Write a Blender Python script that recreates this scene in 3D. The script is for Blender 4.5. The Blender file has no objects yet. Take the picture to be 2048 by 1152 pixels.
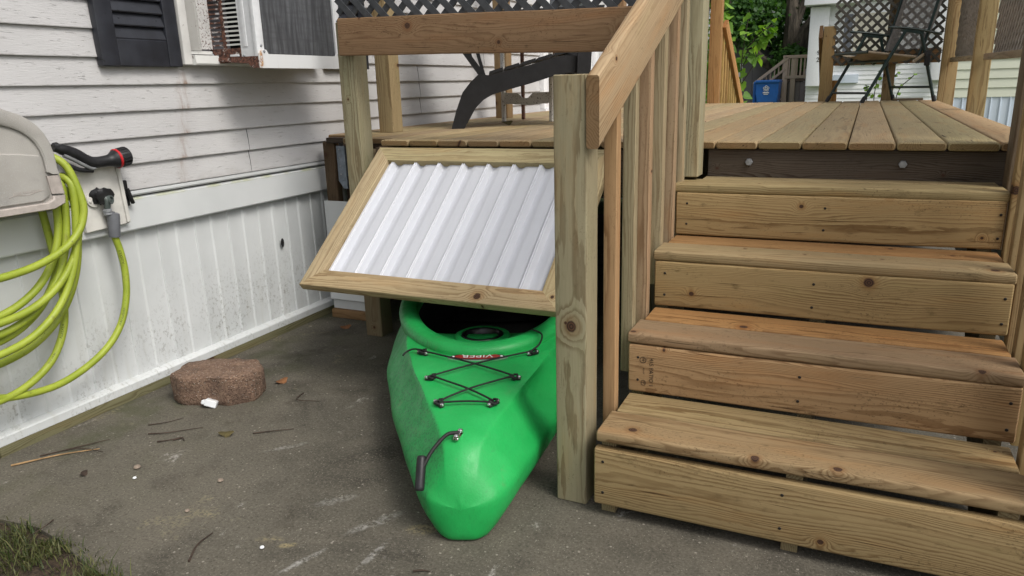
import bpy, math, random
from mathutils import Vector, Matrix, noise
R = math.radians
S = bpy.context.scene
COL = S.collection

# ------------------------------------------------------------------ camera
cam = bpy.data.objects.new("camera", bpy.data.cameras.new("camera")); COL.objects.link(cam)
rw = [[0.90596, 0.42241, -0.02827], [0.08721, -0.25155, -0.96391], [-0.41428, 0.87080, -0.26473]]
mw = Matrix(((rw[0][0], -rw[1][0], -rw[2][0], 0), (rw[0][1], -rw[1][1], -rw[2][1], 0),
             (rw[0][2], -rw[1][2], -rw[2][2], 1.1229), (0, 0, 0, 1)))
cam.matrix_world = mw
cam.data.sensor_width = 36.0
cam.data.lens = 1470.94 / 2048 * 36
cam.data.clip_start = 0.02; cam.data.clip_end = 500
S.camera = cam

# ------------------------------------------------------------------ sky and sun (bright overcast)
SUN_EL, SUN_AZ = R(50), R(110)          # azimuth measured from +Y towards +X
w = bpy.data.worlds.new("World"); S.world = w; w.use_nodes = True
wn = w.node_tree; bg = wn.nodes["Background"]
sky = wn.nodes.new("ShaderNodeTexSky"); sky.sky_type = 'NISHITA'; sky.sun_disc = False
sky.sun_elevation = SUN_EL; sky.sun_rotation = SUN_AZ
sky.air_density = 1.0; sky.dust_density = 4.0; sky.ozone_density = 1.0
hs = wn.nodes.new("ShaderNodeHueSaturation"); hs.inputs["Saturation"].default_value = 0.22
wn.links.new(sky.outputs[0], hs.inputs["Color"]); wn.links.new(hs.outputs[0], bg.inputs[0])
bg.inputs[1].default_value = 0.13
sd = bpy.data.lights.new("sun", 'SUN'); sd.energy = 1.25; sd.angle = R(22); sd.color = (1, 0.95, 0.86)
sun = bpy.data.objects.new("sun", sd); COL.objects.link(sun)
sv = Vector((math.sin(SUN_AZ) * math.cos(SUN_EL), math.cos(SUN_AZ) * math.cos(SUN_EL), math.sin(SUN_EL)))
sun.rotation_euler = (-sv).to_track_quat('-Z', 'Y').to_euler()
S.view_settings.view_transform = 'Standard'; S.view_settings.look = 'None'
S.view_settings.exposure = 0.50; S.view_settings.gamma = 1.0
try: S.cycles.use_denoising = True; S.cycles.max_bounces = 8
except Exception: pass

# ------------------------------------------------------------------ mesh helpers
class MB:
    def __init__(s): s.V = []; s.F = []; s.WC = []; s.WO = []; s.TI = []; s.KN = []; s.MI = []; s.mi = 0
    def v(s, p, wc=(0, 0, 0), wo=(0, 0, 0), ti=(1, 1, 1), kn=(0, 0, 0)):
        s.V.append(tuple(p)); s.WC.append(tuple(wc)); s.WO.append(tuple(wo)); s.TI.append(tuple(ti)); s.KN.append(kn); return len(s.V) - 1
    def f(s, *i): s.F.append(tuple(i)); s.MI.append(s.mi)
    def grid(s, rows, close_u=False, close_v=False, flip=False):
        idx = [[s.v(p) for p in r] for r in rows]
        n, m = len(idx), len(idx[0])
        for i in range(n if close_v else n - 1):
            for j in range(m if close_u else m - 1):
                a, b, c, d = idx[i][j], idx[i][(j + 1) % m], idx[(i + 1) % n][(j + 1) % m], idx[(i + 1) % n][j]
                s.f(*((a, d, c, b) if flip else (a, b, c, d)))
        return idx
    def box(s, x0, y0, z0, x1, y1, z1, bev=0.0, M=None):
        """axis box, optionally with chamfered vertical/horizontal edges"""
        M = M or Matrix()
        if bev <= 0:
            c = [(x0, y0, z0), (x1, y0, z0), (x1, y1, z0), (x0, y1, z0), (x0, y0, z1), (x1, y0, z1), (x1, y1, z1), (x0, y1, z1)]
            i = [s.v(M @ Vector(q)) for q in c]
            for q in ((0, 3, 2, 1), (4, 5, 6, 7), (0, 1, 5, 4), (1, 2, 6, 5), (2, 3, 7, 6), (3, 0, 4, 7)): s.f(*[i[k] for k in q])
            return
        pr = rrect(x1 - x0, y1 - y0, bev, 2); cx, cy = (x0 + x1) / 2, (y0 + y1) / 2
        pi = rrect(x1 - x0 - 2 * bev, y1 - y0 - 2 * bev, bev * .01, 2)
        rings = [[(cx + a, cy + b, z0) for a, b in pi], [(cx + a, cy + b, z0 + bev) for a, b in pr],
                 [(cx + a, cy + b, z1 - bev) for a, b in pr], [(cx + a, cy + b, z1) for a, b in pi]]
        idx = s.grid([[M @ Vector(q) for q in r] for r in rings], close_u=True)
        s.f(*reversed(idx[0])); s.f(*idx[-1])
    def tube(s, pts, r, n=10, caps=True, closed=False, flat=1.0):
        pts = [Vector(p) for p in pts]; N = len(pts)
        rr = r if isinstance(r, (list, tuple)) else [r] * N
        rings = []; prev = None
        for i, p in enumerate(pts):
            if closed: t = pts[(i + 1) % N] - pts[i - 1]
            else: t = pts[min(i + 1, N - 1)] - pts[max(i - 1, 0)]
            t.normalize()
            if prev is None:
                a = Vector((0, 0, 1)) if abs(t.z) < .9 else Vector((1, 0, 0))
                u = t.cross(a).normalized()
            else:
                u = prev - t * prev.dot(t)
                u.normalize()
            prev = u; v = t.cross(u)
            rings.append([p + (u * math.cos(2 * math.pi * k / n) + v * math.sin(2 * math.pi * k / n) * flat) * rr[i] for k in range(n)])
        idx = s.grid(rings, close_u=True, close_v=closed)
        if caps and not closed: s.f(*reversed(idx[0])); s.f(*idx[-1])
    def lathe(s, prof, M=None, n=24, cap=True):
        M = M or Matrix()
        idx = s.grid([[M @ Vector((r * math.cos(2 * math.pi * k / n), r * math.sin(2 * math.pi * k / n), z)) for k in range(n)] for r, z in prof], close_u=True)
        if cap:
            if prof[0][0] > 1e-5: s.f(*reversed(idx[0]))
            if prof[-1][0] > 1e-5: s.f(*idx[-1])
    def prism(s, poly, fn, d0, d1):
        """poly: 2D outline (ccw); fn(a, b, d) -> 3D"""
        n = len(poly)
        i0 = [s.v(fn(a, b, d0)) for a, b in poly]; i1 = [s.v(fn(a, b, d1)) for a, b in poly]
        for k in range(n): s.f(i0[k], i0[(k + 1) % n], i1[(k + 1) % n], i1[k])
        s.f(*reversed(i0)); s.f(*i1)
    def board(s, p, q, up, wd, th, tint, bev=.004, m0=0., m1=0., seed=None, kn=None, wob=0.0):
        """timber from p to q (centre line); wd along up, th across it; m0, m1 slope the end cuts (mitres)"""
        p, q = Vector(p), Vector(q); L = (q - p).length; ex = (q - p) / L
        ey = Vector(up); ey = (ey - ex * ey.dot(ex)).normalized(); ez = ex.cross(ey)
        rg = random.Random(seed if seed is not None else RS.random())
        off = rg.uniform(0, 90); zo = rg.uniform(0, 90)
        side = rg.choice((-1, 1))
        wo = (rg.uniform(-.45, .45) * wd, side * (th * .5 + rg.uniform(.004, .05)), rg.random())
        kn = (kn[0] + off, kn[1], kn[2]) if kn else (0, 9, .0006)
        tv = rg.uniform(.88, 1.12); tint = tuple(max(.01, c * tv * rg.uniform(.97, 1.03)) for c in tint)
        pr = rrect(wd, th, bev, 3); n = len(pr)
        e = bev * .5
        secs = []
        if m0 == 0: secs += [(0, e)]
        nseg = 6 if wob else 1
        for k in range(nseg + 1):
            secs.append(((e if m0 == 0 else 0) + k / nseg * (L - (e if m0 == 0 else 0) - (e if m1 == 0 else 0)), 0))
        if m1 == 0: secs += [(L, e)]
        idx = []
        for x, sh in secs:
            row = []
            t = x / L
            wy = wob * noise.noise(Vector((t * 2.2, off, 1))); wz = wob * noise.noise(Vector((t * 2.2, off, 7)))
            for a, b in pr:
                fa, fb = (1 - 2 * sh / wd), (1 - 2 * sh / th)
                a2, b2 = a * fa, b * fb
                xx = x + a2 * (m0 * (1 - t) + m1 * t)
                P = p + ex * xx + ey * (a2 + wy) + ez * (b2 + wz)
                row.append(s.v(P, (xx + off, a2, b2), wo, tint, kn))
            idx.append(row)
        for i in range(len(idx) - 1):
            for j in range(n): s.f(idx[i][j], idx[i + 1][j], idx[i + 1][(j + 1) % n], idx[i][(j + 1) % n])
        et = tuple(c * q for c, q in zip(tint, (.60, .52, .44)))
        for row, flip in ((idx[0], False), (idx[-1], True)):
            ii = [s.v(s.V[i], s.WC[i], wo, et, kn) for i in row]
            s.f(*(reversed(ii) if flip else ii))
RS = random.Random(7)

def rrect(w, h, r, k=3):
    r = min(r, w * .49, h * .49); out = []
    for cx, cy, a0 in ((w / 2 - r, h / 2 - r, 0), (-w / 2 + r, h / 2 - r, 90), (-w / 2 + r, -h / 2 + r, 180), (w / 2 - r, -h / 2 + r, 270)):
        for i in range(k + 1):
            a = R(a0 + 90 * i / k); out.append((cx + r * math.cos(a), cy + r * math.sin(a)))
    return out

def smooth_path(pts, n=8, closed=False):
    P = [Vector(p) for p in pts]; out = []; N = len(P)
    rng = range(N if closed else N - 1)
    for i in rng:
        p0 = P[i - 1] if (closed or i > 0) else P[0] * 2 - P[1]
        p1, p2 = P[i], P[(i + 1) % N]
        p3 = P[(i + 2) % N] if (closed or i + 2 < N) else p2 * 2 - p1
        for k in range(n):
            t = k / n
            out.append(.5 * ((2 * p1) + (p2 - p0) * t + (2 * p0 - 5 * p1 + 4 * p2 - p3) * t * t + (3 * p1 - p0 - 3 * p2 + p3) * t ** 3))
    if not closed: out.append(P[-1])
    return out

def finish(o, label=None, cat=None, group=None, kind=None):
    if label: o["label"] = label
    if cat: o["category"] = cat
    if group: o["group"] = group
    if kind: o["kind"] = kind
    return o

def parts_of(mb):
    p = list(range(len(mb.V)))
    def fd(i):
        while p[i] != i: p[i] = p[p[i]]; i = p[i]
        return i
    at = {}
    for i, q in enumerate(mb.V): p[fd(i)] = fd(at.setdefault(tuple(round(c, 5) for c in q), i))
    for f in mb.F:
        a = fd(f[0])
        for i in f[1:]: p[fd(i)] = a
    gr = {}
    for f in mb.F: gr.setdefault(fd(f[0]), []).append(f)
    for fs in gr.values():
        ids = sorted({i for f in fs for i in f}); ix = {i: k for k, i in enumerate(ids)}
        q = MB(); q.V = [mb.V[i] for i in ids]; q.WC = [mb.WC[i] for i in ids]; q.WO = [mb.WO[i] for i in ids]; q.TI = [mb.TI[i] for i in ids]; q.KN = [mb.KN[i] for i in ids]
        q.F = [tuple(ix[i] for i in f) for f in fs]; q.MI = [0] * len(fs); yield q

def each(name, mb, mat, parent=None, **kw):
    """one object per separate piece of the mesh"""
    for q in parts_of(mb): o = obj(name, q, mat, parent, **kw)
    return o

def obj(name, mb, mat, parent=None, smooth=True, label=None, cat=None, group=None, kind=None, ang=38, local=False):
    me = bpy.data.meshes.new(name); me.from_pydata(mb.V, [], mb.F); me.update()
    for nm, dat, typ in (("wc", mb.WC, 'FLOAT_VECTOR'), ("wo", mb.WO, 'FLOAT_VECTOR'), ("kn", mb.KN, 'FLOAT_VECTOR')):
        at = me.attributes.new(nm, typ, 'POINT'); at.data.foreach_set("vector", [c for p in dat for c in p])
    at = me.attributes.new("tint", 'FLOAT_COLOR', 'POINT'); at.data.foreach_set("color", [c for p in mb.TI for c in (*p, 1)])
    for m in (mat if isinstance(mat, (list, tuple)) else [mat]): me.materials.append(m)
    if isinstance(mat, (list, tuple)): me.polygons.foreach_set("material_index", mb.MI)
    if smooth:
        me.polygons.foreach_set("use_smooth", [True] * len(me.polygons)); me.set_sharp_from_angle(angle=R(ang))
    o = bpy.data.objects.new(name, me); COL.objects.link(o)
    if parent:
        o.parent = parent
        if not local: o.matrix_parent_inverse = pw(parent).inverted()
    return finish(o, label, cat, group, kind)

def pw(o):
    m = Matrix.Translation(o.location) @ o.rotation_euler.to_matrix().to_4x4()
    return (pw(o.parent) @ o.matrix_parent_inverse @ m) if o.parent else m

def thing(name, label, cat, loc=(0, 0, 0), group=None):
    o = bpy.data.objects.new(name, None); COL.objects.link(o); o.location = loc; o.empty_display_size = .1
    return finish(o, label, cat, group)

def text_mesh(body, size, fn, mb, depth=0.0008, res=2):
    """lay flat text; fn(x, y, z) maps text space to the scene"""
    cu = bpy.data.curves.new("t", 'FONT'); cu.body = body; cu.size = size; cu.extrude = depth; cu.resolution_u = res
    cu.align_x = 'CENTER'; cu.align_y = 'CENTER'
    o = bpy.data.objects.new("t", cu); COL.objects.link(o)
    me = bpy.data.meshes.new_from_object(o)
    base = len(mb.V)
    for v in me.vertices: mb.v(fn(v.co.x, v.co.y, v.co.z))
    for p in me.polygons: mb.f(*[base + i for i in p.vertices])
    bpy.data.objects.remove(o); bpy.data.curves.remove(cu); bpy.data.meshes.remove(me)

# ------------------------------------------------------------------ material helpers
class NT:
    def __init__(s, name):
        s.m = bpy.data.materials.new(name); s.m.use_nodes = True; s.t = s.m.node_tree
        s.b = s.t.nodes["Principled BSDF"]
    def n(s, typ, ins=None, **props):
        nd = s.t.nodes.new(typ)
        for k, v in props.items(): setattr(nd, k, v)
        for k, v in (ins or {}).items(): s.put(nd.inputs[k], v)
        return nd
    def put(s, sock, v):
        if isinstance(v, bpy.types.NodeSocket): s.t.links.new(v, sock)
        else:
            if isinstance(v, (tuple, list)) and len(v) == 3 and sock.type == 'RGBA': v = (*v, 1)
            sock.default_value = v
    def ma(s, op, a, b=0.0, c=0.0): return s.n("ShaderNodeMath", {0: a, 1: b, 2: c}, operation=op).outputs[0]
    def mr(s, v, a, b, c=0.0, d=1.0, smooth=True):
        return s.n("ShaderNodeMapRange", {0: v, 1: a, 2: b, 3: c, 4: d}, interpolation_type='SMOOTHSTEP' if smooth else 'LINEAR').outputs[0]
    def mix(s, f, a, b, mode='MIX'):
        nd = s.t.nodes.new("ShaderNodeMix"); nd.data_type = 'RGBA'; nd.blend_type = mode
        s.put(nd.inputs[0], f); s.put(nd.inputs[6], a); s.put(nd.inputs[7], b); return nd.outputs[2]
    def vm(s, op, a, b=(0, 0, 0)): 
        nd = s.n("ShaderNodeVectorMath", {0: a, 1: b}, operation=op); return nd.outputs[0]
    def sep(s, v): return s.n("ShaderNodeSeparateXYZ", {0: v}).outputs
    def com(s, x, y, z): return s.n("ShaderNodeCombineXYZ", {0: x, 1: y, 2: z}).outputs[0]
    def noi(s, vec, sc=1.0, det=3.0, rough=.55, dist=0.0, out=0):
        return s.n("ShaderNodeTexNoise", {"Vector": vec, "Scale": sc, "Detail": det, "Roughness": rough, "Distortion": dist}).outputs[out]
    def vor(s, vec, sc=1.0, feature='F1', rnd=1.0, out="Distance"):
        return s.n("ShaderNodeTexVoronoi", {"Vector": vec, "Scale": sc, "Randomness": rnd}, feature=feature).outputs[out]
    def pos(s): return s.n("ShaderNodeTexCoord").outputs["Object"]
    def attr(s, nm, out="Vector"): return s.n("ShaderNodeAttribute", attribute_name=nm).outputs[out]
    def bump(s, h, st=.3, d=.01): return s.n("ShaderNodeBump", {"Height": h, "Strength": st, "Distance": d}).outputs[0]
    def out(s, col=None, rough=None, met=None, nor=None, spec=None, **kw):
        for k, v in (("Base Color", col), ("Roughness", rough), ("Metallic", met), ("Normal", nor), ("Specular IOR Level", spec)):
            if v is not None: s.put(s.b.inputs[k], v)
        return s.m

def plain(name, col, rough=.6, met=0.0, var=.15, sc=30, bump=0.0, spec=.4, bsc=None):
    n = NT(name); p = n.pos()
    f = n.noi(p, sc, 4, .6)
    c = n.mix(n.mr(f, .3, .7), tuple(x * (1 - var) for x in col), tuple(min(1, x * (1 + var)) for x in col))
    nor = n.bump(n.noi(p, bsc or sc * 3, 3), bump, .003) if bump else None
    return n.out(c, rough, met, nor, spec)

def wood(name, line=.45, dirt=.3, knot=.5, rough=.78, green=.25, crack=.25, ringsp=.0065):
    n = NT(name)
    wc, wo, tint = n.attr("wc"), n.attr("wo"), n.attr("tint", "Color")
    x, y, z = n.sep(wc); yc, zc, sd = n.sep(wo)
    cell = .21
    sz = n.ma('ADD', y, n.ma('MULTIPLY', z, .5))
    kv = n.com(n.ma('DIVIDE', n.ma('MULTIPLY', x, .93), cell), n.ma('ADD', n.ma('DIVIDE', sz, cell), n.ma('MULTIPLY', sd, 40)), 0.0)
    vd = n.n("ShaderNodeTexVoronoi", {"Vector": kv, "Scale": 1.0, "Randomness": 1.0}, feature='F1', voronoi_dimensions='2D')
    kd, kc = vd.outputs["Distance"], vd.outputs["Color"]
    kr = n.sep(kc)
    on = n.ma('LESS_THAN', kr[0], knot)
    ksz = n.ma('MULTIPLY_ADD', n.ma('POWER', kr[1], 2.0), .055, .022)
    kx, ky, kz = n.sep(n.attr("kn"))
    ka, kb = n.ma('SUBTRACT', x, kx), n.ma('SUBTRACT', y, ky)
    ke = n.ma('DIVIDE', n.ma('SQRT', n.ma('ADD', n.ma('MULTIPLY', n.ma('MULTIPLY', ka, ka), .7), n.ma('MULTIPLY', kb, kb))), n.ma('MAXIMUM', kz, .0005))
    kd2 = n.ma('ADD', n.ma('DIVIDE', kd, ksz), n.ma('MULTIPLY', n.ma('SUBTRACT', 1.0, on), 50))
    kd2 = n.ma('MINIMUM', kd2, ke); on = 1.0
    wv = n.com(n.ma('MULTIPLY', x, .9), n.ma('MULTIPLY', y, 7), n.ma('ADD', n.ma('MULTIPLY', z, 7), n.ma('MULTIPLY', sd, 31)))
    n1 = n.noi(wv, 1.4, 2, .5); n2 = n.noi(wv, 5.0, 4, .6)
    dx = n.ma('MULTIPLY', n.ma('SUBTRACT', n1, .5), .11); 
    yy = n.ma('ADD', n.ma('SUBTRACT', y, yc), dx)
    zz = n.ma('SUBTRACT', z, zc)
    r = n.ma('SQRT', n.ma('ADD', n.ma('MULTIPLY', yy, yy), n.ma('MULTIPLY', zz, zz)))
    r = n.ma('ADD', r, n.ma('MULTIPLY', n.ma('SUBTRACT', n2, .5), .012))
    ex = n.ma('MULTIPLY', n.ma('EXPONENT', n.ma('MULTIPLY', n.ma('POWER', n.ma('DIVIDE', kd2, 2.3), 2.0), -1.0)), on)
    r = n.ma('ADD', r, n.ma('MULTIPLY', ex, .022))
    fr = n.ma('FRACT', n.ma('DIVIDE', r, ringsp))
    late = n.ma('MULTIPLY', n.mr(fr, .35, .86), n.ma('SUBTRACT', 1.0, n.mr(fr, .90, 1.0)))
    lamp = n.mr(n.noi(wv, 2.3, 2), .35, .7, .45, 1.0)
    late = n.ma('MULTIPLY', late, lamp)
    fib = n.noi(n.com(n.ma('MULTIPLY', x, 9), n.ma('MULTIPLY', y, 260), n.ma('MULTIPLY', z, 260)), 1.0, 3, .6)
    big = n.noi(n.com(n.ma('MULTIPLY', x, 2.2), n.ma('MULTIPLY', y, 16), n.ma('ADD', n.ma('MULTIPLY', z, 16), n.ma('MULTIPLY', sd, 17))), 1.0, 4, .6)
    dark = n.mix(1.0, tint, (.40, .30, .21), 'MULTIPLY')
    c = n.mix(n.ma('MULTIPLY', late, line), tint, dark)
    # heartwood / mildew drift
    c = n.mix(n.ma('MULTIPLY', n.mr(big, .5, .75), .45), c, n.mix(1.0, c, (1.10, .82, .58), 'MULTIPLY'))
    c = n.mix(n.ma('MULTIPLY', n.mr(big, .48, .25), green), c, n.mix(1.0, c, (.74, .92, .70), 'MULTIPLY'))
    c = n.mix(n.mr(fib, .3, .75, .0, .28), c, n.mix(1.0, c, (.62, .58, .52), 'MULTIPLY'))
    # weather dirt
    dn = n.noi(n.com(n.ma('MULTIPLY', x, 16), n.ma('MULTIPLY', y, 40), n.ma('ADD', n.ma('MULTIPLY', z, 40), n.ma('MULTIPLY', sd, 9))), 1.0, 5, .7)
    c = n.mix(n.ma('MULTIPLY', n.mr(dn, .55, .8), dirt), c, n.mix(1.0, c, (.40, .38, .34), 'MULTIPLY'))
    mil = n.noi(n.com(n.ma('MULTIPLY', x, 110), n.ma('MULTIPLY', y, 170), n.ma('ADD', n.ma('MULTIPLY', z, 170), n.ma('MULTIPLY', sd, 5))), 1.0, 4, .75)
    milr = n.noi(n.com(n.ma('MULTIPLY', x, 3.5), n.ma('MULTIPLY', y, 9), n.ma('MULTIPLY', sd, 63)), 1.0, 3, .6)
    c = n.mix(n.ma('MULTIPLY', n.ma('MULTIPLY', n.mr(mil, .56, .64), n.mr(milr, .47, .62)), dirt * .75), c, n.mix(1.0, c, (.30, .28, .25), 'MULTIPLY'))
    # checks along the grain
    ck = n.noi(n.com(n.ma('MULTIPLY', x, 5), n.ma('MULTIPLY', y, 150), n.ma('ADD', n.ma('MULTIPLY', z, 150), n.ma('MULTIPLY', sd, 50))), 1.0, 1, .4)
    ckm = n.ma('MULTIPLY', n.mr(ck, .70, .78), crack)
    c = n.mix(ckm, c, n.mix(1.0, c, (.25, .20, .16), 'MULTIPLY'))
    # knots
    halo = n.ma('MULTIPLY', n.mr(kd2, 2.2, .9), on)
    c = n.mix(n.ma('MULTIPLY', halo, .5), c, n.mix(1.0, tint, (.60, .40, .26), 'MULTIPLY'))
    kin = n.ma('MULTIPLY', n.mr(n.ma('ADD', kd2, n.ma('MULTIPLY', n.ma('SUBTRACT', n2, .5), .8)), 1.0, .65), on)
    kring = n.mr(n.ma('SINE', n.ma('MULTIPLY', kd2, 17)), -1, 1)
    kcol = n.mix(kring, (.030, .016, .011), (.085, .040, .020))
    c = n.mix(kin, c, kcol)
    hgt = n.ma('ADD', n.ma('MULTIPLY', late, -.35), n.ma('ADD', n.ma('MULTIPLY', fib, .35), n.ma('MULTIPLY', ckm, -1.2)))
    return n.out(c, n.mr(late, 0, 1, rough, rough - .12), nor=n.bump(hgt, .45, .0016), spec=.3)

M = {}
def add_screws(mat):
    n = NT.__new__(NT); n.m = mat; n.t = mat.node_tree; n.b = n.t.nodes["Principled BSDF"]
    p = n.pos(); x, y, z = n.sep(p); wx_, wy_, wz_ = n.sep(n.attr("wc"))
    f = n.ma('MULTIPLY', n.ma('SUBTRACT', n.ma('FRACT', n.ma('DIVIDE', n.ma('SUBTRACT', y, 2.435), .6)), .5), .6)
    d = n.ma('SQRT', n.ma('ADD', n.ma('POWER', f, 2.0), n.ma('POWER', n.ma('SUBTRACT', n.ma('ABSOLUTE', wy_), .043), 2.0)))
    src = n.b.inputs["Base Color"].links[0].from_socket
    n.put(n.b.inputs["Base Color"], n.mix(n.mr(d, .0052, .0035), src, (.02, .016, .013)))
M['wood'] = wood("pressure treated pine", line=.72, dirt=.5, ringsp=.0065)
M['stair_wood'] = wood("walked pine", line=.80, dirt=.95, knot=.62, green=.15, crack=.7, ringsp=.0060)
M['deck_wood'] = wood("deck pine", line=.50, dirt=.8, knot=.30, green=.12, crack=1.0, ringsp=.0065)
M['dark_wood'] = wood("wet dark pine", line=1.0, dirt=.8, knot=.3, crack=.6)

add_screws(M['deck_wood'])
def siding_mat():
    n = NT("vinyl siding"); p = n.pos(); x, y, z = n.sep(p)
    g = n.noi(n.com(0.0, n.ma('MULTIPLY', y, 26), n.ma('MULTIPLY', z, 210)), 1.0, 3, .65)
    g2 = n.noi(n.com(3.0, n.ma('MULTIPLY', y, 18), n.ma('MULTIPLY', z, 160)), 1.0, 4, .7)
    pn = n.noi(p, 2.2, 3)
    c = n.mix(n.mr(pn, .3, .7), (.45, .443, .446), (.52, .513, .514))
    dash = n.mr(g2, .60, .68); patch = n.mr(n.noi(p, 6, 2), .38, .56)
    c = n.mix(n.ma('MULTIPLY', n.ma('MULTIPLY', dash, patch), .65), c, (.20, .195, .19))
    # rust that runs down from the window corner
    yn = n.ma('ADD', y, n.ma('MULTIPLY', n.ma('SUBTRACT', n.noi(p, 16, 3), .5), .05))
    yy = n.ma('ABSOLUTE', n.ma('SUBTRACT', yn, n.ma('MULTIPLY_ADD', z, .17, 1.985)))
    m = n.ma('MULTIPLY', n.mr(yy, .042, .0), n.ma('MULTIPLY', n.mr(z, .74, .86), n.mr(z, 1.245, 1.2)))
    m = n.ma('MULTIPLY', m, n.mr(n.noi(n.com(0., n.ma('MULTIPLY', y, 60), n.ma('MULTIPLY', z, 14)), 1.0, 4, .7), .36, .66))
    fr = n.ma('FRACT', n.ma('DIVIDE', n.ma('SUBTRACT', z, .789), .0945))
    lap = n.mr(fr, .22, .0, .38, 1.0)
    c = n.mix(n.ma('MULTIPLY', n.ma('MULTIPLY', m, lap), .95), c, (.20, .105, .055))
    # patchy darker line along the lap edges
    e = n.ma('MULTIPLY', n.mr(fr, .13, .0), n.mr(n.noi(n.com(0., n.ma('MULTIPLY', y, 9), n.ma('MULTIPLY', z, 30)), 1., 4, .7), .48, .7))
    c = n.mix(n.ma('MULTIPLY', e, .5), c, (.17, .15, .13))
    low = n.ma('MULTIPLY', n.mr(z, .9, .79), n.mr(n.noi(n.com(0., n.ma('MULTIPLY', y, 7), n.ma('MULTIPLY', z, 11)), 1., 4, .65), .42, .75))
    c = n.mix(n.ma('MULTIPLY', low, .4), c, (.33, .31, .30))
    return n.out(c, .5, nor=n.bump(n.ma('ADD', g, n.ma('MULTIPLY', dash, -.8)), .6, .0025), spec=.4)
M['siding'] = siding_mat()

def skirt_mat(clean=False):
    n = NT("white skirting" + (" clean" if clean else "")); p = n.pos(); x, y, z = n.sep(p)
    c = n.mix(n.mr(n.noi(p, 3, 3), .3, .7), (.56, .578, .583), (.625, .64, .645))
    if not clean:
        d = n.noi(n.com(n.ma('MULTIPLY', x, 60), n.ma('MULTIPLY', y, 85), n.ma('MULTIPLY', z, 60)), 1.0, 5, .78)
        reg = n.ma('MULTIPLY', n.mr(z, .55, .08), n.mr(n.noi(p, 4.5, 3), .35, .62))
        run = n.mr(n.noi(n.com(0., n.ma('MULTIPLY', y, 24), n.ma('MULTIPLY', z, 2.0)), 1., 3), .5, .75)
        k = n.ma('MULTIPLY', n.mr(d, .535, .59), n.ma('MULTIPLY_ADD', run, .45, .55))
        c = n.mix(n.ma('MULTIPLY', n.ma('MULTIPLY', k, reg), .95), c, (.10, .085, .06))
        c = n.mix(n.ma('MULTIPLY', n.ma('MULTIPLY', run, n.mr(z, .6, .1)), .28), c, (.40, .39, .33))
        al = n.ma('MULTIPLY', n.mr(n.ma('ABSOLUTE', n.ma('SUBTRACT', z, .757)), .012, .0), n.mr(n.noi(p, 8, 3), .45, .65))
        c = n.mix(n.ma('MULTIPLY', al, .6), c, (.38, .40, .16))
    return n.out(c, .42, nor=n.bump(n.noi(p, 14, 3), .12, .006), spec=.45)
M['skirt'] = skirt_mat(); M['white_panel'] = skirt_mat(True)

WHT, YEL, DAMP_SHADE = (.50, .49, .47), (.42, .34, .17), (.022, .018, .013)
# chalky scuffs, spilt sawdust, damp spots and contact shade painted under the kayak: x, y, heading, half length, half width, colour, strength
MARKS = [(-1.17, 1.20, 1.25, .085, .014, WHT, .8), (-1.10, 1.41, 1.1, .10, .022, WHT, .7), (-1.02, 1.295, 1.5, .09, .012, WHT, .6), (-.965, 1.43, .4, .06, .030, YEL, .55), (-1.25, 1.235, .5, .030, .014, YEL, 1.0),
         (-1.31, 1.24, .3, .05, .02, YEL, .45), (-1.27, 1.46, .9, .08, .02, WHT, .45), (-1.63, 1.66, .8, .09, .015, WHT, .5), (-.42, 1.40, .2, .05, .025, WHT, .8), (-.31, 1.43, .5, .07, .025, WHT, .6),
         (-1.72, 2.12, .3, .12, .05, DAMP_SHADE, 1.0), (-1.95, 2.10, .3, .13, .05, DAMP_SHADE, 1.0), (-2.12, 2.45, .9, .25, .06, DAMP_SHADE, .9), (-2.2, 2.7, .9, .15, .1, DAMP_SHADE, .8), (-1.62, 2.45, .5, .10, .04, YEL, .35), (-2.36, 2.1, 1.57, .5, .06, DAMP_SHADE, .9), (-1.0, 1.9, 1.97, .6, .12, DAMP_SHADE, .6)]
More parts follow.
